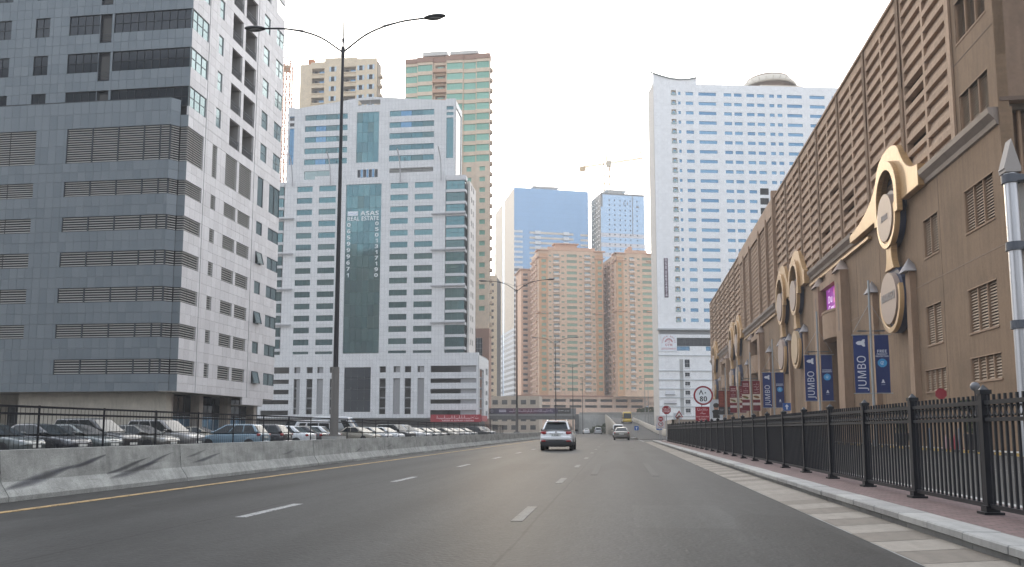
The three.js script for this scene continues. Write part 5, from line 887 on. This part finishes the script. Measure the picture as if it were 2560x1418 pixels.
// ================================================================ SIGNS
{
  const post = std(.36, .36, .37, .55, .4), back = std(.45, .45, .46, .6);
  const disc = (t, X, Y, D, r, tx, name = 'face') => { const g = new THREE.CylinderGeometry(r, r, .04, 40); g.rotateX(Math.PI / 2); g.translate(X, Y, -D + .05); part(t, 'plate', g, back); const f = new THREE.CircleGeometry(r * .995, 40); f.translate(X, Y, -D + .075); part(t, name, f, std(.95, .95, .95, .5, 0, { map: tx })); };
  const board = (t, X, Y, D, w, h, tx, name = 'face') => { const g = new THREE.BoxGeometry(w, h, .04); g.translate(X, Y, -D + .05); part(t, 'plate', g, back); const f = new THREE.PlaneGeometry(w * .99, h * .99); f.translate(X, Y, -D + .075); part(t, name, f, std(.95, .95, .95, .5, 0, { map: tx })); };
  const stick = (t, X, D, y) => part(t, 'post', bar(V(X, .1, -D), V(X, y, -D), .04, 10), post);
  let t = thing('speed_sign', 'round red-rimmed speed limit sign above a red plate, rising over the railing', 'road sign'); stick(t, 4.95, 49.6, 3.7);
  const s80 = canvasTex(256, 256, (c, w) => { c.fillStyle = '#8f1f2b'; c.fillRect(0, 0, w, w); c.fillStyle = '#e3e6e8'; c.beginPath(); c.arc(128, 128, 106, 0, 7); c.fill(); c.fillStyle = c.strokeStyle = '#16181c'; c.textAlign = 'center'; c.font = 'bold 92px sans-serif'; c.fillText('80', 128, 206, 120); c.lineWidth = 11; c.lineCap = 'round'; c.beginPath(); c.moveTo(78, 112); c.lineTo(100, 62); c.lineTo(124, 112); c.stroke(); c.beginPath(); c.arc(156, 92, 9, 0, 7); c.fill(); });
  disc(t, 5.05, 3.17, 49.6, .57, s80);
  const rp = canvasTex(256, 256, (c, w) => { c.fillStyle = '#8f1f2b'; c.fillRect(0, 0, w, w); strokes(c, 30, 60, 196, 34, 9, 71, '#e6cfcf'); strokes(c, 70, 118, 116, 32, 5, 73, '#e6cfcf'); c.fillStyle = '#e0b8b4'; c.textAlign = 'center'; c.font = 'bold 34px sans-serif'; c.fillText('Road Controlled', 128, 186, 230); c.fillText('by Radar', 128, 230, 150); });
  board(t, 4.98, 2.08, 49.6, .82, .86, rp, 'red_plate'); rest(t);
  t = thing('stop_sign', 'red octagonal stop sign at the end of the black railing', 'road sign'); stick(t, 4.1, 70.6, 2.6); { const D = 70.6, g = new THREE.CylinderGeometry(.38, .38, .04, 8); g.rotateY(Math.PI / 8); g.rotateX(Math.PI / 2); g.translate(4.12, 2.82, -D + .05); part(t, 'plate', g, back); const f = new THREE.CircleGeometry(.375, 8, Math.PI / 8); f.translate(4.12, 2.82, -D + .075); const st = canvasTex(256, 256, (c, w) => { c.fillStyle = '#98202c'; c.fillRect(0, 0, w, w); c.fillStyle = '#eadada'; c.textAlign = 'center'; c.font = 'bold 78px sans-serif'; c.fillText('STOP', 128, 196, 190); c.strokeStyle = '#eadada'; c.lineWidth = 15; c.lineCap = 'round'; c.beginPath(); c.moveTo(186, 62); c.quadraticCurveTo(214, 60, 206, 84); c.lineTo(206, 104); c.lineTo(120, 104); c.quadraticCurveTo(96, 104, 98, 78); c.moveTo(120, 104); c.lineTo(60, 104); c.quadraticCurveTo(44, 102, 48, 84); c.stroke(); c.fillStyle = '#eadada'; c.beginPath(); c.arc(178, 38, 7, 0, 7); c.arc(200, 38, 7, 0, 7); c.fill(); }); part(t, 'face', f, std(.95, .95, .95, .5, 0, { map: st })); } rest(t);
  t = thing('no_entry_board', 'white board with no-entry and no-left-turn symbols under the stop sign', 'road sign'); stick(t, 3.72, 72.4, 1.4);
  board(t, 3.72, 1.82, 72.4, .72, 1.12, canvasTex(160, 256, (c, w, h) => { c.fillStyle = '#d6cfcf'; c.fillRect(0, 0, w, h); c.fillStyle = '#a52430'; c.beginPath(); c.arc(80, 66, 46, 0, 7); c.fill(); c.fillStyle = '#e6dede'; c.fillRect(48, 58, 64, 16); c.strokeStyle = '#a52430'; c.lineWidth = 11; c.beginPath(); c.arc(80, 166, 42, 0, 7); c.stroke(); c.strokeStyle = '#222'; c.lineWidth = 10; c.beginPath(); c.moveTo(98, 190); c.lineTo(98, 156); c.lineTo(62, 156); c.stroke(); c.fillStyle = '#777'; c.fillRect(30, 228, 100, 8); })); rest(t);
  t = thing('warning_sign', 'red-edged triangular hump warning sign behind the railing', 'road sign'); stick(t, 5.55, 76, 2.6); { const f = new THREE.CircleGeometry(.42, 3, Math.PI / 2); f.translate(5.55, 2.5, -75.92); const tx = canvasTex(256, 256, (c, w) => { c.fillStyle = '#a02a30'; c.fillRect(0, 0, w, w); c.fillStyle = '#e4e0da'; c.beginPath(); c.moveTo(128, 58); c.lineTo(206, 178); c.lineTo(50, 178); c.fill(); c.fillStyle = '#1c1c1e'; c.beginPath(); c.arc(128, 172, 30, Math.PI, 0); c.fill(); c.fillRect(78, 168, 100, 8); }); part(t, 'face', f, std(.95, .95, .95, .5, 0, { map: tx })); const g = extr([0, 1, 2].map(i => [.43 * Math.cos(Math.PI / 2 + i * 2.0944), .43 * Math.sin(Math.PI / 2 + i * 2.0944)]), .03); g.translate(5.55, 2.5, -75.97); part(t, 'plate', g, back); } rest(t);
  const up = canvasTex(128, 128, (c, w) => { c.fillStyle = '#2a62b0'; c.fillRect(0, 0, w, w); c.fillStyle = '#e4ebf4'; c.beginPath(); c.moveTo(64, 20); c.lineTo(98, 60); c.lineTo(76, 60); c.lineTo(76, 108); c.lineTo(52, 108); c.lineTo(52, 60); c.lineTo(30, 60); c.fill(); });
  const dn = canvasTex(128, 128, (c, w) => { c.fillStyle = '#24509a'; c.fillRect(0, 0, w, w); c.fillStyle = '#dfe7f2'; c.save(); c.translate(64, 64); c.rotate(Math.PI * .75); c.beginPath(); c.moveTo(0, -40); c.lineTo(28, -8); c.lineTo(10, -8); c.lineTo(10, 36); c.lineTo(-10, 36); c.lineTo(-10, -8); c.lineTo(-28, -8); c.fill(); c.restore(); });
  for (const [X, D, Y, w, lab] of [[4.75, 96, 1.45, .66, 'small square blue arrow sign on the island by the no-entry board'], [2.25, 99.5, 1.35, .5, 'small blue arrow sign at the nose of the exit ramp'], [16.9, 85.5, 3.45, .78, 'square blue up-arrow sign in front of the mall behind the railing']]) { t = thing('arrow_sign', lab, 'road sign', 'blue arrow signs'); stick(t, X, D, Y + .1); board(t, X, Y, D, w, w, up); rest(t); }
  t = thing('keep_right_sign', 'round blue sign with diagonal arrow seen through the railing', 'road sign'); stick(t, 16.75, 35.6, 1.2); disc(t, 16.75, .9, 35.6, .34, dn); rest(t);
  t = thing('far_stop_sign', 'red octagonal stop sign peeking over the railing in front of the mall', 'road sign'); stick(t, 17.0, 46, 3.0); { const g = new THREE.CylinderGeometry(.3, .3, .04, 8); g.rotateY(Math.PI / 8); g.rotateX(Math.PI / 2); g.translate(17, 3.05, -45.95); part(t, 'face', g, std(.33, .03, .045, .6)); } rest(t);
  t = thing('globe_lamp', 'thin dark post with a frosted globe lamp near the mall corner', 'street lamp'); part(t, 'post', bar(V(16.9, .1, -41.5), V(16.9, 3.0, -41.5), .05, 8), poleM); part(t, 'globe', new THREE.SphereGeometry(.22, 20, 14).translate(16.9, 3.2, -41.5), std(.14, .145, .16, .3)); rest(t);
  // tailor's shop sign on the office tower
  t = thing('shop_sign', 'long red shop sign with white Arabic lettering at the foot of the office tower', 'shop sign');
  const sg = canvasTex(1024, 160, (c, w, h) => { c.fillStyle = '#a8202e'; c.fillRect(0, 0, w, h); strokes(c, 120, 78, 860, 56, 17, 91, '#eedcdc'); c.fillStyle = '#eadada'; c.textAlign = 'center'; c.font = 'bold 44px serif'; c.fillText('AMEED AL KUWAIT TAILORS', 560, 146, 700); });
  part(t, 'box', bx(-49, -35.5, 3.2, 5.15, -214.3, -213.0), std(.34, .03, .045, .6)); const f = new THREE.PlaneGeometry(13.4, 1.9); f.translate(-42.25, 4.18, -212.98); part(t, 'face', f, std(.95, .95, .95, .5, 0, { map: sg })); part(t, 'side_box', bx(-35.45, -35.2, 3.4, 4.9, -222, -213.2), std(.36, .05, .06, .6)); part(t, 'shop_front', bx(-49, -36.2, 0, 3.2, -215.4, -214.6), std(.2, .19, .18, .7)); rest(t);
  // poster boards with a dark-haired figure in black
  for (const [X, D, y, w, h, lab] of [[17.4, 149, 4.3, 2.2, 4.4, 'tall white poster board with portrait in black, beside the rust red banners'], [10.6, 148, 2.6, 1.5, 3.0, 'smaller white poster board with portrait, left of the red plate']]) {
    t = thing('poster_board', lab, 'poster', 'white portrait posters'); const px = canvasTex(128, 256, (c, W, H) => { c.fillStyle = '#cfd6de'; c.fillRect(0, 0, W, H); c.fillStyle = '#b98c74'; c.beginPath(); c.ellipse(62, 84, 24, 32, 0, 0, 7); c.fill(); c.fillStyle = '#17171a'; c.beginPath(); c.ellipse(62, 60, 30, 24, 0, 0, 7); c.fill(); c.fillRect(28, 118, 68, 74); c.beginPath(); c.ellipse(62, 124, 42, 20, 0, 0, 7); c.fill(); c.fillStyle = '#e6e8ea'; c.fillRect(0, 192, W, 64); });
    part(t, 'legs', mg([bar(V(X - w / 3, 0, -D), V(X - w / 3, y - h / 2 + .1, -D), .05, 6), bar(V(X + w / 3, 0, -D), V(X + w / 3, y - h / 2 + .1, -D), .05, 6)]), post); board(t, X, y, D, w, h, px); rest(t);
  }
  // steel pylon by the mall corner
  t = thing('steel_pylon', 'tall brushed steel sign pylon with dark ring clamps at the mall corner', 'pylon'); const X = 16.1, D = 35, st = std(.52, .53, .56, .32, .75);
  for (const dx of [0, 2.6]) part(t, 'tube', bar(V(X + dx, .1, -D), V(X + dx, 11.9, -D), .25, 28), st);
  part(t, 'pointed_cap', mg([extr([[-.34, 11.75], [.34, 11.75], [.02, 13.0]], .5).translate(X, 0, -D - .25), bx(X - .3, X + .3, 11.6, 11.76, -D - .3, -D + .3)]), std(.34, .31, .29, .7));
  for (const y of [11.35, 8.55, 5.35]) { const c = new THREE.CylinderGeometry(.34, .34, .34, 24); c.translate(X, y, -D); const c2 = c.clone().translate(2.6, 0, 0); part(t, 'clamp', mg([c, c2, bx(X, X + 2.6, y - .12, y + .12, -D - .2, -D + .34)]), std(.09, .10, .12, .5, .3)); }
  part(t, 'cable_tray', bx(X + .32, X + .52, .1, 11.6, -D - .25, -D - .05), std(.28, .26, .24, .7)); rest(t);
  // traffic cones and bollards on the mall pavement
  for (const [x, d, lab, col] of [[17.7, 46.2, 'red and white traffic cone beside the potted tree', [.30, .04, .05]], [17.8, 47.6, 'faded pink traffic cone next to the red one', [.38, .24, .24]]]) { t = thing('traffic_cone', lab, 'traffic cone', 'cones on the mall pavement'); part(t, 'cone', mg([new THREE.ConeGeometry(.26, .95, 16).translate(x, .62, -d), bx(x - .3, x + .3, .13, .18, -d - .3, -d + .3)]), std(...col, .7)); rest(t); }
  for (const [x, d] of [[17.6, 49.5], [17.6, 45.4], [17.7, 52]]) { t = thing('bollard', ['slim grey-blue bollard on the mall pavement, middle one of three', 'slim grey-blue bollard right next to the potted tree and red cone', 'slim grey-blue bollard farthest from the steel pylon'][d === 49.5 ? 0 : d === 45.4 ? 1 : 2], 'bollard', 'bollards on the mall pavement'); part(t, 'post', mg([bar(V(x, .1, -d), V(x, 1.15, -d), .07, 12), new THREE.SphereGeometry(.08, 10, 8).translate(x, 1.17, -d)]), std(.13, .15, .19, .6)); rest(t); }
}

// ================================================================ VEHICLES (local: +x is the front, y up)
const tyreM = std(.018, .018, .019, .85), rimM = std(.42, .43, .44, .35, .7), plasticM = std(.022, .023, .025, .7), autoGlass = std(.016, .021, .024, .06, 0, { ior: 1.45 }), redLens = std(.30, .012, .016, .18, 0, { clearcoat: 1 }), clearLens = std(.55, .56, .57, .1, .3), plateM = std(.6, .6, .56, .6), chromeM = std(.6, .61, .62, .15, .9);
function paint(r, g, b, metal = .0) { return std(r, g, b, .35, metal, { clearcoat: 1, clearcoatRoughness: .06 }); }
function bodyLoft(st) {
  const prof = (x, w, b, t) => { const r = [[0, b], [.80, b], [.94, b + .05], [.995, b + .20], [1, b + (t - b) * .55], [.975, t - .10], [.90, t - .015], [.5, t + .012], [0, t + .018]]; const R = r.map(([k, y]) => V(x, y, k * w)), L = r.slice(1, -1).reverse().map(([k, y]) => V(x, y, -k * w)); return R.concat(L); };
  return loftGeo(st.map(s => prof(...s)).reverse());
}
function cabinRing(x0, x1, w, y, r) { const p = []; for (const [cx, cz, a] of [[x1 - r, w - r, 0], [x0 + r, w - r, 1], [x0 + r, -w + r, 2], [x1 - r, -w + r, 3]]) for (let k = 0; k <= 4; k++) { const t = (a + k / 4) * Math.PI / 2; p.push(V(cx + r * Math.cos(t), y, cz + r * Math.sin(t))); } return p; }
function cabinGeo(c) {
  const L = (a, b, t) => a + (b - a) * t, rings = [0, .35, .7, .93].map(t => cabinRing(L(c.b0, c.t0, t), L(c.b1, c.t1, t), L(c.wb, c.wt, t), L(c.y0, c.y1, t), .14));
  rings.push(cabinRing(c.t0 + .05, c.t1 - .08, c.wt - .06, c.y1 - .005, .14), cabinRing(c.t0 + .25, c.t1 - .35, c.wt - .28, c.y1 + .03, .14)); return loftGeo(rings.reverse());
}
function pane(c, face, s0, s1, t0, t1, off = .012, ta = 0, tb = 0) {  // glass patch on a cabin face; ta, tb trim the top corners
  const L = (a, b, t) => a + (b - a) * t, rows = [], n = 8, m = 5;
  for (let j = 0; j <= m; j++) { const t = L(t0, t1, j / m), row = []; for (let i = 0; i <= n; i++) { const s = L(s0 + ta * j / m, s1 - tb * j / m, i / n), w = L(c.wb, c.wt, t), x0 = L(c.b0, c.t0, t), x1 = L(c.b1, c.t1, t), y = L(c.y0, c.y1, t);
    if (face === 'r' || face === 'l') { const k = face === 'r' ? 1 : -1; row.push(V(L(x0, x1, s), y, k * (w + off))); } else { const z = (s * 2 - 1) * w, bow = .05 * (1 - (s * 2 - 1) ** 2); row.push(V(face === 'f' ? x1 + off + bow * .3 : x0 - off - bow * .3, y, z)); } } rows.push(row); }
  const flip = face === 'l' || face === 'f'; const g = loftGeo(flip ? rows.reverse() : rows, false, false); return g;
}
function wheel(t, x, z, r, w = .2) {
  const s = Math.sign(z), pts = [[r * .62, -w / 2], [r * .93, -w / 2], [r, -w * .32], [r, w * .32], [r * .93, w / 2], [r * .62, w / 2]].map(p => new THREE.Vector2(...p)); const g = new THREE.LatheGeometry(pts, 24); g.rotateX(Math.PI / 2); g.translate(x, r, z - s * w * .42);
  const m = part(t, 'wheel', ni(g), tyreM), rg = [new THREE.CylinderGeometry(r * .62, r * .62, w * .7, 20).rotateX(Math.PI / 2).translate(x, r, z - s * w * .42)]; for (let k = 0; k < 5; k++) { const b = new THREE.BoxGeometry(r * .16, r * 1.1, .02); b.rotateZ(k * Math.PI / 5); b.translate(x, r, z - s * .03); rg.push(b); } part(m, 'rim', mg(rg), rimM);
  const arch = new THREE.CylinderGeometry(r * 1.13, r * 1.13, .05, 24); arch.rotateX(Math.PI / 2); arch.translate(x, r * 1.02, z - s * .022); return [m, ni(arch)];
}
function blob(x, y, z, sx, sy, sz, rot = 0) { const g = new THREE.SphereGeometry(1, 14, 10), p = g.attributes.position; for (let i = 0; i < p.count; i++) for (const a of ['X', 'Y', 'Z']) { const v = p['get' + a](i); p['set' + a](i, Math.sign(v) * Math.pow(Math.abs(v), .55)); } g.scale(sx, sy, sz); if (rot) g.rotateY(rot); g.translate(x, y, z); g.computeVertexNormals(); return ni(g); }
const KIND = {
  sedan: { L: 4.5, W: .87, r: .31, wb: [.85, 3.5], st: [[.02, .70, .34, .80], [.06, .79, .28, .92], [.25, .84, .22, .97], [.9, .87, .20, .98], [2.2, .875, .19, .94], [3.1, .87, .20, .93], [3.9, .84, .22, .84], [4.3, .76, .25, .74], [4.48, .62, .33, .64]], cab: { b0: .55, b1: 3.45, t0: 1.25, t1: 2.45, y0: .93, y1: 1.43, wb: .80, wt: .58 } },
  hatch: { L: 4.1, W: .86, r: .30, wb: [.68, 3.25], st: [[.02, .70, .34, .86], [.06, .80, .28, .96], [.3, .85, .22, .99], [1.0, .865, .2, .97], [2.1, .865, .19, .94], [2.9, .86, .2, .94], [3.5, .83, .22, .84], [3.9, .75, .25, .74], [4.08, .62, .33, .64]], cab: { b0: .12, b1: 3.3, t0: .55, t1: 2.3, y0: .93, y1: 1.5, wb: .80, wt: .60 } },
  suv: { L: 4.6, W: .92, r: .36, wb: [.85, 3.55], st: [[.02, .78, .42, .98], [.06, .87, .36, 1.08], [.3, .915, .30, 1.1], [1.0, .925, .28, 1.08], [2.2, .925, .27, 1.06], [3.2, .92, .28, 1.06], [4.0, .89, .3, 1.0], [4.4, .82, .33, .9], [4.58, .7, .4, .78]], cab: { b0: .1, b1: 3.45, t0: .4, t1: 2.6, y0: 1.05, y1: 1.74, wb: .86, wt: .68 } },
};
function car(name, label, kind, p, X, D, turn, o = {}) {
  const k = KIND[kind], t = thing(name, label, o.cat || 'car', o.group), c = k.cab, trim = o.trim || p;
  part(t, 'body', bodyLoft(k.st), p); part(t, 'cabin', cabinGeo(c), p);
  part(t, 'windscreen', pane(c, 'f', .05, .95, .06, .93), autoGlass); part(t, 'rear_window', pane(c, 'b', .09, .91, .14, .88), autoGlass);
  const cut = kind === 'suv' || kind === 'hatch' ? [[.05, .30, .0, 0], [.33, .60, 0, 0], [.63, .95, 0, .06]] : [[.12, .48, .04, 0], [.52, .93, 0, .04]];
  for (const f of ['r', 'l']) for (const [a, b, ta, tb] of cut) part(t, 'side_window', pane(c, f, a, b, .10, .90, .012, ta, tb), autoGlass);
  const ag = []; for (const x of k.wb) for (const z of [k.W, -k.W]) ag.push(wheel(t, x, z, k.r)[1]); part(t, 'wheel_arch', mg(ag), plasticM);
  const h = k.st[0][3], hf = k.st[k.st.length - 1][3];
  for (const s of [-1, 1]) { part(t, 'tail_light', blob(.13, h + .02, s * (k.W - .13), .10, .085, .13, 0), redLens); part(t, 'headlight', blob(k.L - .28, hf + .04, s * (k.W - .27), .14, .07, .12, -s * .4), clearLens); part(t, 'mirror', blob(c.b1 - .35, c.y0 + .1, s * (k.W + .07), .09, .06, .08), trim); }
  part(t, 'rear_bumper', blob(.1, .40, 0, .12, .12, k.W - .05), o.bumper || p); part(t, 'front_bumper', blob(k.L - .16, .42, 0, .15, .12, k.W - .2), o.bumper || p); part(t, 'grille', blob(k.L - .07, hf - .02, 0, .05, .07, .34), plasticM); part(t, 'plate', mg([bx(-.045, -.015, h - .17, h - .05, -.26, .26), bx(k.L + .0, k.L + .02, .42, .53, -.26, .26)]), plateM);
  part(t, 'underside', bx(.4, k.L - .5, .17, .3, -k.W + .2, k.W - .2), plasticM);
  for (const m of t.children) m.position.x -= k.L / 2;
  t.position.set(X, o.y || 0, -D); t.rotation.y = turn; return t;
}
const AWAY = Math.PI / 2;
// ---- the white SUV ahead, seen from behind
{
  const white = paint(.86, .87, .88), k = { L: 4.41 };
  const t = thing('white_suv', 'white compact SUV with black lower bumper driving ahead in the middle lane', 'car');
  const c = { b0: .06, b1: 3.35, t0: .42, t1: 2.45, y0: 1.06, y1: 1.63, wb: .83, wt: .60 };
  part(t, 'body', bodyLoft([[.05, .72, .42, .96], [.07, .83, .36, 1.07], [.22, .895, .32, 1.10], [.7, .91, .30, 1.08], [2.2, .91, .28, 1.04], [3.2, .905, .28, 1.02], [3.9, .87, .3, .95], [4.25, .78, .34, .84], [4.4, .64, .4, .7]]), white);
  part(t, 'cabin', cabinGeo(c), white);
  part(t, 'rear_window', pane(c, 'b', .07, .93, .18, .86), autoGlass); part(t, 'windscreen', pane(c, 'f', .05, .95, .06, .93), autoGlass);
  for (const f of ['r', 'l']) for (const [a, b, ta, tb] of [[.10, .29, .03, 0], [.33, .60, 0, 0], [.63, .95, 0, .06]]) part(t, 'side_window', pane(c, f, a, b, .12, .88, .012, ta, tb), autoGlass);
  part(t, 'spoiler', blob(.40, 1.625, 0, .22, .035, .57), white); part(t, 'brake_light', blob(.20, 1.60, 0, .02, .016, .16), redLens);
  const ag = []; for (const x of [.9, 3.54]) for (const z of [.905, -.905]) ag.push(wheel(t, x, z, .345, .23)[1]); part(t, 'wheel_arch', mg(ag), plasticM);
  part(t, 'lower_bumper', mg([blob(.16, .40, 0, .20, .19, .905), blob(2.2, .33, 0, 2.0, .12, .895)]), plasticM);
  part(t, 'bumper', blob(.12, .70, 0, .14, .12, .865), white);
  for (const s of [-1, 1]) { part(t, 'tail_light', blob(.10, .985, s * .70, .07, .085, .17, s * .35), redLens); part(t, 'reflector', blob(-.02, .54, s * .70, .03, .045, .14, s * .3), redLens); part(t, 'mirror', blob(2.95, 1.13, s * 1.0, .10, .07, .10), plasticM); part(t, 'roof_rail', tube([V(.75, 1.64, s * .53), V(.9, 1.70, s * .55), V(2.0, 1.71, s * .55), V(2.3, 1.65, s * .53)], .022, 14, 6), chromeM); part(t, 'headlight', blob(4.15, .80, s * .62, .15, .08, .14), clearLens); }
  const pt = canvasTex(256, 64, (g, w, h) => { g.fillStyle = '#d9dad6'; g.fillRect(0, 0, w, h); g.fillStyle = '#33363a'; g.font = 'bold 46px sans-serif'; g.fillText('3  47988', 24, 50); });
  const pg = new THREE.PlaneGeometry(.52, .13); pg.rotateY(-Math.PI / 2); pg.translate(-.035, .86, 0); part(t, 'plate', pg, std(.9, .9, .9, .6, 0, { map: pt })); part(t, 'garnish', blob(.015, .955, 0, .02, .014, .42), chromeM); part(t, 'wiper', bar(V(-.0, 1.18, -.02), V(.04, 1.24, .30), .014, 5), plasticM); part(t, 'badge', new THREE.CylinderGeometry(.045, .045, .02, 14).rotateZ(Math.PI / 2).translate(.03, 1.03, 0), chromeM);
  for (const m of t.children) m.position.x -= 2.2; t.position.set(-3.4, 0, -48.0); t.rotation.y = AWAY;
}
car('gold_sedan', 'older beige saloon driving ahead in the exit lane', 'sedan', paint(.20, .183, .155, .3), .43, 94.8, AWAY, { bumper: paint(.11, .102, .09) });
car('white_saloon', 'distant white saloon with red tail lights near the bridge abutment', 'sedan', paint(.7, .7, .7), -8.6, 228, AWAY + .12); car('silver_suv', 'distant silver SUV driving in front of the planted bank', 'suv', paint(.45, .45, .46, .3), -5.0, 214, AWAY + .05);
function boxVan(name, label, p, X, D, turn, L, W, H, o = {}) {
  const t = thing(name, label, o.cat || 'van', o.group), c = { b0: .06, b1: L - .35, t0: .12, t1: L - (o.slope || 1.0), y0: .98, y1: H, wb: W, wt: W - .12 };
  part(t, 'body', bodyLoft([[.03, W - .06, .34, .95], [.1, W, .28, 1.0], [L * .5, W, .26, 1.0], [L - .5, W - .01, .28, 1.0], [L - .12, W - .08, .34, .92], [L, W - .2, .42, .8]]), p); part(t, 'cabin', cabinGeo(c), p);
  part(t, 'windscreen', pane(c, 'f', .05, .95, .08, o.bus ? .80 : .92), autoGlass); part(t, 'rear_window', pane(c, 'b', .1, .9, .25, .85), autoGlass);
  const n = o.panel ? [[.76, .95]] : o.bus ? [[.04, .2], [.22, .38], [.40, .56], [.58, .74], [.76, .94]] : [[.05, .34], [.37, .68], [.73, .95]];
  for (const f of ['r', 'l']) for (const [a, b] of n) part(t, 'side_window', pane(c, f, a, b, .12, o.bus ? .70 : .78, .012, 0, b > .9 ? .05 : 0), autoGlass);
  const ag = []; for (const x of [.95, L - .95]) for (const z of [W, -W]) ag.push(wheel(t, x, z, .34)[1]); part(t, 'wheel_arch', mg(ag), plasticM);
  for (const s of [-1, 1]) { part(t, 'headlight', blob(L - .1, .82, s * (W - .24), .1, .09, .14), clearLens); part(t, 'tail_light', blob(.05, .95, s * (W - .08), .04, .16, .05), redLens); part(t, 'mirror', blob(L - .75, 1.25, s * (W + .12), .06, .13, .08), plasticM); }
  part(t, 'front_bumper', blob(L - .05, .48, 0, .1, .1, W - .1), o.bumper || p); part(t, 'rear_bumper', blob(.05, .45, 0, .1, .1, W - .05), o.bumper || p); part(t, 'grille', blob(L - .04, .70, 0, .03, .06, .5), plasticM);
  for (const m of t.children) m.position.x -= L / 2; t.position.set(X, o.y || 0, -D); t.rotation.y = turn; return t;
}
boxVan('white_van', 'white van driving just ahead of the beige saloon', paint(.7, .71, .72), .12, 128, AWAY, 4.7, .85, 1.95);
{ const b = boxVan('yellow_minibus', 'bright yellow minibus on the exit ramp', paint(.62, .42, .02), 2.1, 192, -AWAY + .05, 6.6, 1.02, 2.6, { cat: 'bus', bus: true, y: 2.63, slope: .7 }); b.rotation.z = 0; }
// ---- parked in the lot on the left
const P = {
  navy: paint(.020, .022, .030, .2), steel: paint(.10, .115, .115, .4), black: paint(.014, .014, .016), bronze: paint(.13, .125, .11, .4), grey: paint(.20, .195, .19, .4), blue: paint(.15, .23, .29, .2), white: paint(.66, .68, .70), wine: paint(.025, .022, .028), silver: paint(.36, .37, .38, .5), sand: paint(.36, .33, .27, .3)
};
const lot = 'cars parked in the lot behind the railing', noseX = -24;
const park = (kind, p, nx, D, dir, label, turn = 0) => { const k = KIND[kind]; car('parked_car', label, kind, P[p], nx + dir * -1 * k.L / 2 * (dir > 0 ? 1 : 1), D, (dir > 0 ? 0 : Math.PI) + turn, { group: lot, bumper: P[p], y: -.02 }); };
park('sedan', 'steel', -24.6, 32.4, 1, 'parked grey-green saloon partly cut off beyond the navy saloon');
park('sedan', 'navy', -24, 34.9, 1, 'parked dark navy saloon with silver wheels next to the grey-green saloon', -.12);
park('sedan', 'steel', -24, 37.3, 1, 'parked slate grey saloon with bright door mirror', -.12);
park('suv', 'black', -24.6, 39.8, 1, 'parked black SUV with roof bars between two saloons', -.12);
park('sedan', 'bronze', -24, 42.6, 1, 'parked bronze-grey rounded saloon beside the grey off-roader', -.12);
park('suv', 'grey', -24, 45.3, 1, 'parked silver-grey boxy off-roader near the shop columns', -.12);
park('sedan', 'navy', -30, 43.5, 1, 'parked dark car mostly hidden behind the bronze saloon');
park('hatch', 'blue', -25.2, 47.6, -1, 'parked light blue hatchback with its tail to the road');
park('hatch', 'wine', -25.0, 50.6, -1, 'parked dark hatchback with red tail lamps next to the light blue hatchback');
park('sedan', 'white', -25.0, 53.8, -1, 'parked white saloon between two dark cars');
park('sedan', 'wine', -25.0, 56.4, -1, 'parked dark saloon with a bright red tail lamp');
park('sedan', 'white', -25.0, 59.0, -1, 'parked white saloon beside the white passenger van');
park('sedan', 'sand', -33, 66, 1, 'parked sand-coloured saloon behind the white passenger van');
boxVan('passenger_van', 'white passenger van parked with its nose towards the road users', P.white, -28.2, 72, -AWAY - .55, 4.7, .85, 1.98, { group: lot });
boxVan('panel_van', 'tall white panel van parked behind the lamp post base', P.white, -33.5, 96, .0, 6.2, 1.0, 2.7, { group: lot, panel: true, slope: 1.6 });
[['silver', 78, 'parked silver saloon beyond the panel van'], ['sand', 74, 'parked champagne saloon half behind the lamp post base'], ['white', 82.5, 'parked white saloon second beyond the panel van'], ['black', 87, 'parked black SUV with bright windscreen'], ['white', 90.6, 'parked white SUV with roof rails'], ['silver', 95, 'parked silver saloon beside the white SUV'], ['steel', 99.5, 'parked dark grey saloon in the far row'], ['bronze', 104, 'parked bronze saloon in the far row'], ['sand', 112, 'parked sand saloon near the red shop sign'], ['wine', 116.5, 'parked dark saloon near the red shop sign'], ['silver', 121, 'parked silver saloon near the red shop sign'], ['steel', 127, 'parked blue-grey saloon at the end of the far row'], ['black', 140, 'parked black SUV by the gate'], ['silver', 146, 'parked silver SUV by the gate']].forEach(([p, D, label], i) => park(i === 3 || i === 4 || i > 11 ? 'suv' : 'sedan', p, -21.6, D, 1, label, -.35));

renderer.render(scene, camera);
